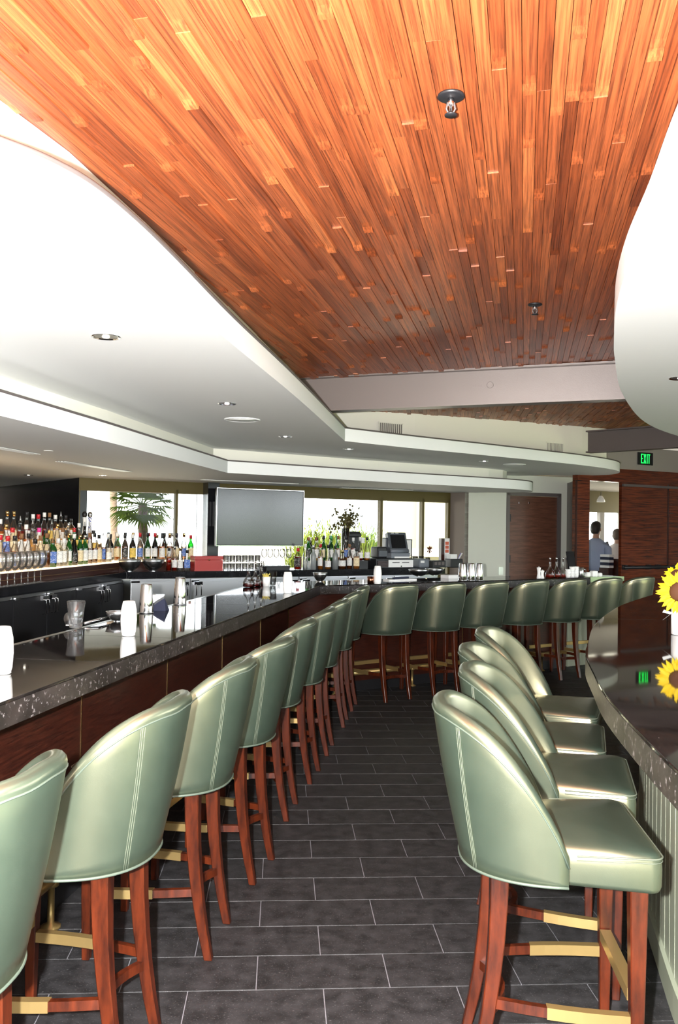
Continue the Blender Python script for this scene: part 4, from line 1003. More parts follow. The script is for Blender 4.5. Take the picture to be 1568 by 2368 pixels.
for i in range(4): MB().box((ln * 0.16, 0.02, 0.03 + 0.02 * i), (ln * 0.26, 0.06, 0.014)).build('menu_stack', M_MAHO, cd)
pt = thing('order_terminal', 'dark grey touch screen order terminal tilted on the cash drawer', 'terminal', on_kb(922, 0.24) + Vector((0, 0, ZC + 0.132)), KR)
bevel(MB().box((0, 0.06, 0.035), (0.30, 0.24, 0.07)).build('base', M_GREYL, pt), 0.008)
MB().box((0.02, -0.06, 0.012), (0.24, 0.01, 0.02)).build('port_strip', M_WHITEC, pt)
Mt = Matrix.Translation((0, -0.02, 0.10)) @ Matrix.Rotation(math.radians(-17), 4, 'X')
hd = bevel(MB().box((0, 0.03, 0.12), (0.29, 0.075, 0.27), M=Mt).build('screen_head', M_GREYP, pt), 0.008)
MB().box((0.0, -0.0095, 0.125), (0.225, 0.004, 0.185), M=Mt).build('screen', M_BLACK, hd)
for s_ in (-.07, 0.0): MB().box((s_, -0.009, 0.242), (0.05, 0.004, 0.010), M=Mt).build('indicator', M_PAPER, hd)
MB().tube([Mt @ Vector((-0.14, 0.0, -0.005)), Mt @ Vector((0.14, 0.0, -0.005))], 0.028, 12).build('chin', M_GREYL, hd)
bevel(MB().box((-0.13, 0.10, 0.17), (0.07, 0.10, 0.2)).build('side_arm', M_GREYP, pt), 0.01)
pr_ = thing('receipt_printer', 'black receipt printer standing left of the order terminal', 'printer', on_kb(877, 0.32) + Vector((0, 0, ZC + 0.132)), KR)
bevel(MB().box((0, 0, 0.075), (0.15, 0.19, 0.15)).build('body', M_BLACKM, pr_), 0.02, 3); bevel(MB().box((0.0, -0.1, 0.06), (0.13, 0.02, 0.08)).build('front_cover', M_GREYP, pr_), 0.004)
sp_ = thing('side_printer', 'small grey and black printer right of the cash drawer', 'printer', on_kb(975, 0.18) + Vector((0, 0, ZC + .0005)), KR)
bevel(MB().box((0.02, 0.05, 0.062), (0.17, 0.22, 0.125)).build('body', M_GREYL, sp_), 0.03, 3); MB().box((-0.02, -0.062, 0.085), (0.06, 0.006, 0.03)).build('button_panel', M_PAPER, sp_)
bx2 = thing('black_tray', 'low black tray right of the small printer', 'tray', on_kb(1010, 0.18) + Vector((0, 0, ZC + .0005)), KR)
bevel(MB().box((0, 0.05, 0.05), (0.22, 0.24, 0.10)).build('body', M_BLACKM, bx2), 0.006)
for s_ in (-.06, 0, .06): MB().box((s_, -0.072, 0.06), (0.045, 0.006, 0.04)).build('clip', M_STEELD, bx2)
fm = thing('framed_card', 'small card in a thin black frame beside the order terminal', 'picture frame', on_kb(944, 0.50) + Vector((0, 0, ZC + .0005)), KR)
for c_, d_ in (((0, 0, 0.10), (0.12, 0.012, 0.2)),): MB().box((0, 0, 0.27), (0.115, 0.006, 0.2)).build('card', M_PAPER, fm)
for c_, d_ in (((-.06, 0, .19), (.012, .016, .38)), ((.06, 0, .19), (.012, .016, .38)), ((0, 0, .375), (.13, .016, .012)), ((0, 0, .16), (.13, .016, .012)), ((0, .03, .004), (.16, .1, .008))): MB().box(c_, d_).build('frame_bar', M_BLACKM, fm)
sv = thing('flower_tumbler', 'small glass with a rust coloured flower by the terminal', 'vase', on_kb(990, 0.42) + Vector((0, 0, ZC + 0.001)), KR)
MB().lathe([(0.03, 0), (0.036, 0.13), (0.034, 0.13), (0.028, 0.006), (0, 0.005)], 14).build('glass', M_GLASS, sv)
fp = MB(); M_RUST = pbr('rust petal', (0.22, 0.055, 0.01), 0.7)
for i in range(60):
    d = Vector((R.gauss(0, 1), R.gauss(0, 1), R.gauss(.3, .8))).normalized(); e = d.cross(Vector((0, 0, 1))).normalized() * .012; b_ = Vector((0.03, 0, 0.235)); fp.add([b_, b_ + d * .03 + e, b_ + d * .062, b_ + d * .03 - e], [(0, 1, 2, 3)])
fp.build('blossom', M_RUST, sv); MB().tube([(0, 0, .02), (0.012, 0, .13), (0.03, 0, .22)], 0.003, 5).build('stalk', M_TWIG, sv)
for i, px in enumerate((958, 966)):
    q = on_kb(px + 3 + 6 * i, 0.42); glass_thing('pint_glass', [(0.030, 0), (0.040, 0.15), (0.038, 0.15), (0.027, 0.006), (0, 0.005)], (q.x, q.y, ZC + .001), 'dark pint glass behind the small printer, %s' % ('nearer the terminal' if i == 0 else 'nearer the flower'), 'glass', 'pint glasses by the terminal')
mh = thing('menu_holder', 'upright menu holder with red printed sheet by the taupe wall', 'menu holder', on_kb(1028, 0.38) + Vector((0, 0, ZC + .001)), KR)
MB().box((-0.045, 0, 0.20), (0.055, 0.06, 0.40)).build('wood_block', M_MAHO, mh); MB().box((0.035, 0, 0.20), (0.11, 0.004, 0.40)).build('acrylic_sheet', M_PAPER, mh)
M_REDP = pbr('red print', (0.6, 0.12, 0.06), 0.6)
for i in range(3): MB().box((0.045, -0.004, 0.33 - 0.055 * i), (0.06, 0.002, 0.045)).build('print_block', M_REDP, mh)
nb = thing('napkin_caddy', 'black caddy with napkins and straws at the back bar end', 'caddy', on_kb(1050, 0.20) + Vector((0, 0, ZC + .001)), KR)
bevel(MB().box((0, 0, 0.06), (0.20, 0.16, 0.12)).build('tray', M_BLACKM, nb), 0.01); MB().box((-0.03, 0, 0.15), (0.11, 0.09, 0.07)).build('napkin', M_PAPER, nb)
for i in range(3): MB().bar((0.05 + .012 * i, -0.02, 0.11), (0.10 + .015 * i, -0.03, 0.20), 0.006, 0.006).build('straw', pbr('straw blue', (0.05, 0.05, 0.35), 0.4) if i == 0 else M_PAPER, nb)

# ------------------------------------------------------------------ things on the front bar (px, py = where they stand)
def onbar(px, py): q = atz(px, py, ZC); return Vector((q.x, q.y, ZC + 0.0005))
def tumbler_cup(px, py, h, label):
    q = onbar(px, py); r = h * 0.22
    o = thing('shaker_cup', label, 'cup', q, 0, 'white shaker cups on the bar')
    MB().lathe([(r * 0.80, 0), (r * 0.96, h * 0.12), (r * 1.06, h * 0.45), (r * 1.0, h * 0.75), (r * 0.78, h * 0.985), (r * 0.70, h)], 20).build('cup_wall', M_WHITEC, o)
    MB().tube([(r * .80 * math.cos(t), r * .80 * math.sin(t), 0.004) for t in [i * math.pi / 10 for i in range(20)]], 0.003, 6, True).build('lip', M_WHITEC, o)
tumbler_cup(4, 1558, 0.165, 'white shaker cup cut off by the picture edge on the near bar')
tumbler_cup(297, 1470, 0.165, 'white shaker cup beside the small steel bowl on the bar')
tumbler_cup(665, 1372, 0.170, 'white shaker cup near the bar corner beside the decanters')
tumbler_cup(873, 1350, 0.170, 'white shaker cup on the far bar below the cash drawer')
def shaker_tin(px, py, h, label, glassy_=False):
    q = onbar(px, py); r = h * 0.23
    o = thing('shaker_tin', label, 'shaker', q, 0, 'cocktail shaker tins')
    MB().lathe([(r * 1.0, 0), (r * 1.02, 0.006), (r * 0.98, h * 0.35), (r * 0.80, h * 0.93), (r * 0.72, h * 0.985), (0, h * 0.99)], 20).build('tin', M_CHROME, o)
    MB().tube([(r * math.cos(t), r * math.sin(t), 0.004) for t in [i * math.pi / 10 for i in range(20)]], 0.004, 6, True).build('rim', M_INOX, o)
shaker_tin(338, 1418, 0.180, 'upturned steel shaker tin behind the white cup on the near bar')
shaker_tin(416, 1398, 0.185, 'upturned steel shaker tin beside the dark napkin on the near bar')
for i, (px, lab) in enumerate(((1069, 'upturned steel shaker tin left of the touching pair on the far bar'), (1089, 'upturned steel shaker tin, first of the touching pair on the far bar'), (1108, 'upturned steel shaker tin, second of the touching pair on the far bar'))): shaker_tin(px, 1343, 0.185, lab)
q = onbar(175, 1452); mg = thing('mixing_glass', 'clear tapered mixing glass on the near bar with a jigger', 'glass', q)
MB().lathe([(0.030, 0), (0.032, 0.006), (0.046, 0.135), (0.043, 0.137), (0.028, 0.022), (0, 0.02)], 20).build('glass_wall', M_GLASSW, mg)
jg = thing('jigger', 'small steel strainer standing beside the mixing glass', 'strainer', onbar(160, 1447)); MB().lathe([(0.0, 0), (0.034, 0.002), (0.034, 0.006), (0.0, 0.007)], 18).build('disc', M_INOX, jg, (0, 0, 0.035)).rotation_euler = (math.pi / 2, 0, -.5)
MB().box((0, 0, 0.003), (0.03, 0.02, 0.006)).build('foot', M_INOX, jg)
bowl('garnish_bowl', 0.062, 0.052, onbar(272, 1437), 'small shallow steel bowl on the near bar')
st = thing('bar_tongs', 'steel bar tongs lying between mixing glass and small bowl', 'tongs', onbar(195, 1447))
for s_ in (-1, 1):
    MB().tube([Vector((0, 0, .012)) , Vector((0.05, 0.10 + s_ * .01, .022)), Vector((0.075, 0.28 + s_ * .018, .02))], [0.007, 0.009, 0.004], 6).build('arm', M_CHROME, st)
nk = thing('folded_napkin', 'dark blue folded cloth in front of the small steel box', 'cloth', onbar(362, 1412)); M_NAVY = pbr('navy cloth', (0.012, 0.016, 0.04), 0.8)
MB().add([(-.05, -.03, .0), (.06, -.02, .0), (.07, .05, .0), (-.03, .04, .0), (0.0, 0.0, .045), (.045, .02, .075)], [(0, 1, 4), (1, 5, 4), (1, 2, 5), (2, 3, 5), (3, 4, 5), (3, 0, 4), (0, 3, 2, 1)]).build('cloth', M_NAVY, nk)
bx3 = thing('steel_napkin_box', 'small bright steel box behind the dark cloth on the bar', 'box', onbar(372, 1408) + n_a * 0.03, math.atan2(d_a.y, d_a.x) - 1.2); bevel(MB().box((0, 0, 0.045), (0.10, 0.05, 0.09)).build('shell', M_CHROME, bx3), 0.003)
def decanter(px, py, label, liq='red', sc=1.0, group='stoppered oil decanters', mat_liq=None):
    o = thing('decanter', label, 'decanter', onbar(px, py), 0, group); o.scale = (sc,) * 3
    MB().lathe([(0.040, 0), (0.048, 0.006), (0.050, 0.035), (0.040, 0.062), (0.018, 0.092), (0.011, 0.115), (0.010, 0.155), (0.012, 0.160)], 18).build('body', M_GLASS, o)
    MB().lathe([(0.038, 0.003), (0.046, 0.008), (0.047, 0.034), (0.0, 0.0345)], 18).build('liquid', LQ[liq] if liq in LQ else liq, o)
    MB().lathe([(0.006, 0.158), (0.005, 0.18), (0.009, 0.185), (0.008, 0.20), (0.0, 0.205)], 10).build('pourer', M_CHROME, o)
M_DRED = pbr('dark red syrup', (0.05, 0.004, 0.004), 0.2)
decanter(575, 1358, 'round decanter of dark syrup, front one of the trio at the bar corner', M_DRED, 1.05); decanter(590, 1356, 'round decanter of dark syrup, middle one of the trio at the bar corner', M_DRED, 1.05); decanter(604, 1352, 'round decanter of dark syrup, rear one of the trio at the bar corner', M_DRED, 1.05)
cc = thing('garnish_cup', 'white cup of yellow citrus peel beside the decanters', 'cup', onbar(616, 1356)); MB().lathe([(0.03, 0), (0.036, 0.085), (0.034, 0.085), (0.028, 0.004), (0, 0.003)], 16).build('cup_wall', M_WHITEC, cc)
pm = MB(); M_PEEL = pbr('citrus peel', (0.75, 0.6, 0.12), 0.6)
for i in range(26): pm.bar((R.uniform(-.025, .025), R.uniform(-.025, .025), .075), (R.uniform(-.035, .035), R.uniform(-.035, .035), R.uniform(.09, .115)), .004, .004)
pm.build('peel', M_PEEL, cc)
glass_thing('pint_glass', [(0.026, 0), (0.036, 0.125), (0.034, 0.125), (0.024, 0.006), (0, 0.005)], onbar(631, 1354), 'clear glass behind the citrus cup at the bar corner', 'glass', mat=M_GLASS)
sg = thing('straw_cup', 'black cup of straws behind the decanter trio', 'cup', onbar(608, 1346)); MB().lathe([(0.030, 0), (0.038, 0.15), (0.035, 0.15), (0.028, 0.004), (0, 0.003)], 14).build('cup_wall', M_BLACK, sg)
for i in range(5): MB().tube([(R.uniform(-.015, .015), R.uniform(-.015, .015), .02), (R.uniform(-.03, .03), R.uniform(-.03, .03), .20)], .003, 5).build('straw', M_PAPER if i % 2 else M_BLACKM, sg)
bowl('prep_bowl', 0.068, 0.085, onbar(740, 1345), 'deep steel prep bowl near the bar corner'); 
bowl('prep_bowl', 0.115, 0.075, onbar(982, 1334) + n_b * 0.1, 'wide steel prep bowl on the far bar, nearer the shaker cup', 'wide prep bowls on the far bar'); bowl('prep_bowl', 0.105, 0.075, onbar(1018, 1332) + n_b * 0.1, 'wide steel prep bowl on the far bar, nearer the shaker tins', 'wide prep bowls on the far bar')
tn = thing('knife_tray', 'white tray with dark handled tools on the far bar', 'tray', onbar(925, 1342), math.atan2(d_b.y, d_b.x)); MB().box((0, 0, 0.006), (0.36, 0.10, 0.012)).build('tray', M_PAPER, tn); MB().bar((-0.1, -.02, .022), (0.12, .02, .026), .03, .018).build('tool_handle', M_NAVY, tn)
wtray = thing('paper_stack', 'low white paper stack beside the wide prep bowls', 'paper', onbar(1046, 1337), math.atan2(d_b.y, d_b.x)); MB().box((0, 0, 0.018), (0.22, 0.13, 0.036)).build('sheets', M_PAPER, wtray)
rcup = thing('copper_cup', 'small copper coloured cup beside the far white shaker cup', 'cup', onbar(857, 1350)); MB().lathe([(0.03, 0), (0.034, 0.07), (0.032, 0.07), (0.028, 0.004), (0, 0.003)], 14).build('cup_wall', pbr('copper', (0.35, 0.14, 0.08), 0.25, 1.0), rcup)
for px, h, lab in ((1246, .125, 'tall white salt mill on the far bar'), (1254, .09, 'short white salt mill on the far bar')):
    o = thing('salt_mill', lab, 'mill', onbar(px, 1338)); MB().lathe([(0.020, 0), (0.024, 0.004), (0.016, h * .45), (0.018, h * .7), (0.024, h * .97), (0.0, h)], 14).build('mill_body', M_WHITEC, o); MB().lathe([(0.012, h), (0.008, h + .008), (0, h + .009)], 10).build('knob', M_INOX, o)
for i, px in enumerate((1272, 1287, 1302)): decanter(px, 1336 - i * .6, 'round decanter of red syrup at the far bar end, %s from the salt mills' % ordinal(i + 1), 'red', 1.12, 'red syrup decanters')
cup_me = MB().lathe([(0.022, 0), (0.026, 0.004), (0.034, 0.040), (0.032, 0.041), (0.022, 0.006), (0, 0.005)], 14).mesh('stacked_cup', M_WHITEC)
for i, (px, nlev) in enumerate(((1314, 3), (1323, 4), (1332, 4))):
    for l in range(nlev):
        p = onbar(px, 1335.5 - i * .4) + Vector((0, 0, .027 * l)); o = link('espresso_cup', cup_me, None, p)
        tag(o, 'white cup, %s from below in the %s stack past the red decanters' % (ordinal(l + 1), ORD[i + 1]), 'cup', 'stacked white cups on the far bar')
sj = thing('steel_jug', 'small steel jug beside the stacked white cups', 'jug', onbar(1343, 1334)); MB().lathe([(0.034, 0), (0.038, 0.004), (0.036, 0.105), (0.030, 0.108), (0, 0.109)], 16).build('jug_wall', M_INOX, sj); MB().tube([(0.034, 0, .03), (.06, 0, .04), (.06, 0, .08), (.034, 0, .09)], .005, 6).build('handle', M_INOX, sj)
for i, (px, s_) in enumerate(((1359, .045), (1373, .06), (1387, .04))):
    o = thing('folded_linen', 'white folded linen bundle near the bar end, %s from the steel jug' % ordinal(i + 1), 'linen', onbar(px, 1334), R.uniform(0, 1), 'linen bundles at the bar end'); bevel(MB().box((0, 0, s_ * .6), (s_ * 1.3, s_ * 1.2, s_ * 1.2)).build('cloth', M_PAPER, o), 0.014, 3)
p0 = a = EE + d_b * 0.20 + n_b * 0.30
pt_me = MB().lathe([(0.05, 0), (0.11, 0.010), (0.112, 0.013), (0.06, 0.006), (0, 0.005)], 22).mesh('plate', M_WHITEC)
for i in range(3): tag(link('plate', pt_me, None, Vector((p0.x, p0.y, ZC + .0005 + .012 * i))), 'white side plate on the pale green counter, %s from below' % ordinal(i + 1), 'plate', 'plates on the end counter')
mb_ = thing('menu_board', 'small black menu folder leaning up near the rosewood wall', 'menu', onbar(1343, 1328) + n_b * 0.12, math.atan2(d_b.y, d_b.x)); Mt = Matrix.Rotation(math.radians(-12), 4, 'X'); MB().box((0, 0, .14), (.13, .012, .28), M=Mt).build('cover', M_BLACK, mb_)

# ------------------------------------------------------------------ sunflowers on the curved counter
vq = atz(1583, 1468, ZC); sf = thing('sunflower_vase', 'white cylinder vase of yellow sunflowers on the curved counter', 'vase', (vq.x, vq.y, ZC + .0005))
MB().lathe([(0.062, 0), (0.066, 0.004), (0.066, 0.145), (0.062, 0.145), (0.060, 0.008), (0, 0.007)], 20).build('vase', M_WHITEC, sf)
M_PET = pbr('yellow petal', (0.85, 0.60, 0.01), 0.55); M_PET2 = pbr('pale petal', (0.85, 0.78, 0.25), 0.55); M_DISC = pbr('flower disc', (0.10, 0.035, 0.01), 0.8); M_STALK = pbr('green stalk', (0.10, 0.22, 0.04), 0.6)
def sunflower(c, face, r):
    c = Vector(c); f = Vector(face).normalized(); x = f.cross(Vector((0, 0, 1))).normalized(); y = x.cross(f)
    hd = MB(); 
    for i in range(7): 
        pass
    ringp = lambda rr, dz: [c + x * rr * math.cos(t) + y * rr * math.sin(t) + f * dz for t in [k * math.pi / 8 for k in range(16)]]
    hd.loft([ringp(r * .42, -0.01), ringp(r * .44, 0.0), ringp(r * .34, .012), ringp(r * .12, .014)], True); fo = hd.build('flower_head', M_DISC, sf)
    pm = MB()
    for layer in range(2):
        for k in range(22):
            t = (k + layer * .5) * 2 * math.pi / 22 + R.uniform(-.08, .08); d = x * math.cos(t) + y * math.sin(t); e = f.cross(d); rr = r * R.uniform(.85, 1.08); dz = -.006 * layer + R.uniform(-.006, .012)
            pm.add([c + d * r * .36 + f * -.002, c + d * rr * .68 + e * r * .13 + f * (.006 + dz), c + d * rr + f * dz * 2, c + d * rr * .68 - e * r * .13 + f * (.006 + dz)], [(0, 1, 2, 3)])
    pm.build('petals', M_PET, fo)
    MB().tube([Vector((0, 0, .05)), (Vector((0, 0, .15)) + c) / 2, c - f * .012], .006, 6).build('stalk', M_STALK, sf)
sunflower((-0.045, -0.045, 0.225), (-.45, -.85, .15), 0.115)
sunflower((-0.03, 0.05, 0.31), (-.6, -.2, .6), 0.075)
sunflower((0.11, -0.03, 0.25), (.5, -.8, .2), 0.11)
bt_ = MB(); 
for s_ in (-1, 1): bt_.add([(-0.066, -.01, .115), (-.115, -.02, .105 + s_ * .025), (-.12, -.012, .095 + s_ * .02), (-.075, 0, .105)], [(0, 1, 2, 3)])
bt_.build('white_bow', M_WHITEC, sf)

# ------------------------------------------------------------------ ceiling fittings
M_LAMP = emit('lamp glow', (1.0, 0.9, 0.75), 5.0)
def downlight(px, py, z, r, label, group='recessed downlights'):
    q = atz(px, py, z); o = thing('downlight', label, 'downlight', (q.x, q.y, z), 0, group)
    MB().lathe([(r * 0.80, -0.001), (r, -0.004), (r * 1.02, 0.0), (r * .8, 0.0)], 24).build('trim_ring', M_CHROME, o)
    MB().lathe([(r * 0.80, -0.0012), (r * .6, -0.0008), (r * .35, -0.0006), (0, -0.0005)], 20).build('reflector', M_INOX, o)
    MB().lathe([(r * 0.26, -0.0022), (r * .2, -0.006), (0, -0.008)], 14).build('bulb', M_LAMP, o)
for px, py, z, lab in ((245, 778, Z1, 'recessed downlight nearest the camera in the upper white soffit'), (525, 933, Z1, 'recessed downlight beside the round ceiling speaker'), (660, 1009, Z1, 'recessed downlight between the speaker and the soffit corner'), (807, 1038, Z1, 'recessed downlight just past the soffit corner'), (1120, 1066, Z1, 'recessed downlight before the far ceiling speaker'), (1333, 1098, Z1, 'recessed downlight near the rounded soffit end'),
                       (66, 1098, Z2, 'recessed downlight over the dark alcove'), (237, 1099, Z2, 'recessed downlight above the lit bottle tiers'), (765, 1129, Z2, 'recessed downlight right of the television')):
    downlight(px, py, z, 0.062 if z == Z1 else 0.05, lab)
q = atz(1572, 874, 2.45); downlight(1574, 874, 2.45, 0.062, 'recessed downlight at the edge of the curved soffit')
def speaker(px, py, z, r, label):
    q = atz(px, py, z); o = thing('ceiling_speaker', label, 'speaker', (q.x, q.y, z), 0, 'round ceiling speakers')
    MB().lathe([(r * .86, -0.003), (r * .9, -0.008), (r, -0.006), (r * 1.01, 0)], 32).build('rim', M_WHITE, o); MB().lathe([(r * .86, -0.004), (0, -0.0045)], 28).build('grille', M_WHITEC, o)
speaker(560, 970, Z1, 0.135, 'large round white ceiling speaker in the upper soffit'); speaker(1190, 1074, Z1, 0.135, 'round white ceiling speaker near the rounded soffit end')
for px, py, lab in ((112, 1042, 'tiny round sprinkler cover above the near cooler doors'), (78, 1001 + 40, None)):
    if lab: q = atz(px, py, Z2); o = MB().lathe([(0.03, -0.004), (0.034, 0)], 16).build('sprinkler_cover', M_WHITEC, None, (q.x, q.y, Z2)); tag(o, lab, 'sprinkler')
def slot(p1, p2, label):
    a, b = atz(*p1, Z2), atz(*p2, Z2); o = thing('slot_diffuser', label, 'air vent', (a.x, a.y, Z2 - 0.0015), 0, 'linear slot diffusers'); d = b - a; t = d.normalized(); n = Vector((-t.y, t.x, 0))
    for i in range(4): MB().bar(n * (.028 * i) + Vector((0, 0, -.003)), d + n * (.028 * i) + Vector((0, 0, -.003)), .012, .006).build('fin', M_WHITEC, o)
    MB().prism([n * -.006, d + n * -.006, d + n * .09, n * .09], -.0015, 0).build('backplate', M_STEELD, o)
slot((-60, 1022), (92, 1049), 'linear slot diffuser at the picture edge over the near back bar'); slot((150, 1066), (305, 1090), 'linear slot diffuser over the lit bottle tiers'); slot((470, 1108), (690, 1118), 'linear slot diffuser above the television'); slot((790, 1127), (955, 1133), 'linear slot diffuser right of the television')
def grille(px0, px1, py, label):
    n = Vector((-0.497, 0.868, 0)); 
    A, B_ = Vector((0.84, 9.80, 0)), Vector((1.89, 10.40, 0)) 
    if px0 > 1000: A, B_ = Vector((1.89, 10.40, 0)), Vector((3.10, 11.15, 0))
    d = (B_ - A).normalized(); n = Vector((-d.y, d.x, 0)); a, b = seg_on(px0, A - n * .004, d), seg_on(px1, A - n * .004, d); zt = atplane((px0 + px1) / 2, py[0], a, n).z; zb = max(atplane((px0 + px1) / 2, py[1], a, n).z, Z1T + .02); ln = (b - a).length
    o = thing('air_grille', label, 'air vent', (a.x, a.y, zb), math.atan2(d.y, d.x), 'wall air grilles')
    MB().box((ln / 2, 0, (zt - zb) / 2), (ln, .004, zt - zb)).build('backplate', M_STEELD, o)
    for z_ in (0, zt - zb): MB().box((ln / 2, -.004, z_), (ln + .02, .010, .012)).build('frame_bar', M_CREAM, o)
    for x_ in (0, ln): MB().box((x_, -.004, (zt - zb) / 2), (.012, .010, zt - zb + .012)).build('frame_bar', M_CREAM, o)
    k = 12
    for i in range(1, k): MB().box((ln * i / k, -.004, (zt - zb) / 2), (.009, .008, zt - zb)).build('fin', M_CREAM, o)
grille(873, 927, (978, 1003), 'white finned air grille above the soffit corner'); grille(1262, 1300, (1024, 1046), 'white finned air grille near the steel beam end')
def sprinkler(px, py, label, big=1.0):
    q = atz(px, py, 2.9); q.z = zc(q.x, q.y) - 0.014; q = atz(px, py, q.z); o = thing('fire_sprinkler', label, 'sprinkler', q, 0, 'fire sprinklers in the wooden ceiling')
    MB().lathe([(0.040, 0.002), (0.042, -0.003), (0.036, -0.007), (0.012, -0.008)], 20).build('escutcheon', M_BLACKM, o)
    MB().lathe([(0.010, -0.006), (0.010, -0.03), (0.004, -0.032), (0.004, -0.055)], 10).build('head', M_CHROME, o)
    for s_ in (-1, 1): MB().tube([(s_ * .010, 0, -.02), (s_ * .014, 0, -.04), (s_ * .004, 0, -.056)], .003, 6).build('frame_arm', M_STEELD, o)
    MB().lathe([(0.003, -0.055), (0.019, -0.057), (0.019, -0.060), (0, -0.061)], 12).build('deflector', M_BLACKM, o)
sprinkler(1043, 222, 'large dark fire sprinkler in the wooden ceiling near the top'); sprinkler(1237, 704, 'fire sprinkler in the wooden ceiling nearer the steel beam')
# exit sign
ex = seg_on(1491, RW - UN * 0.012, U); ez = atplane(1491, 1061, ex, UN).z
es = thing('exit_sign', 'black exit sign with glowing green letters over the rosewood doors', 'sign', ex + Vector((0, 0, ez)), math.radians(30))
bevel(MB().box((0, 0, 0), (0.315, 0.022, 0.185)).build('housing', M_BLACKM, es), 0.004)
M_EXIT = emit('exit green', (0.01, 1.0, 0.10), 0.9); lw_, lh = 0.042, 0.14; st_ = 0.013; Y = -0.013
def letter(x0, strokes):
    g = MB()
    for (xa, za), (xb, zb) in strokes:
        a, b = Vector((x0 + xa * lw_, Y, (za - .5) * lh)), Vector((x0 + xb * lw_, Y, (zb - .5) * lh)); t = (b - a).normalized(); n = Vector((-t.z, 0, t.x)) * st_ / 2; y = Vector((0, .002, 0))
        e_ = t * (st_ / 2 if abs(t.x) < .01 or abs(t.z) < .01 else 0); a, b = a - e_ * (0 if abs(t.x) < .01 else 1), b + e_ * 0
        g.add([a - n - y, b - n - y, b + n - y, a + n - y, a - n + y, b - n + y, b + n + y, a + n + y], [(0, 1, 2, 3), (7, 6, 5, 4), (0, 4, 5, 1), (1, 5, 6, 2), (2, 6, 7, 3), (3, 7, 4, 0)])
    g.build('letter', M_EXIT, es)
q_ = st_ / 2 / lh; r_ = st_ / 2 / lw_
letter(-0.105, [((r_, 0), (r_, 1)), ((r_, 1 - q_), (1, 1 - q_)), ((r_, .5), (.85, .5)), ((r_, q_), (1, q_))])
letter(-0.048, [((.1, 0), (1.0, 1)), ((1.0, 0), (.1, 1))])
letter(0.010, [((.4, 0), (.4, 1))])
letter(0.046, [((.5, 0), (.5, 1)), ((0, 1 - q_), (1, 1 - q_))])
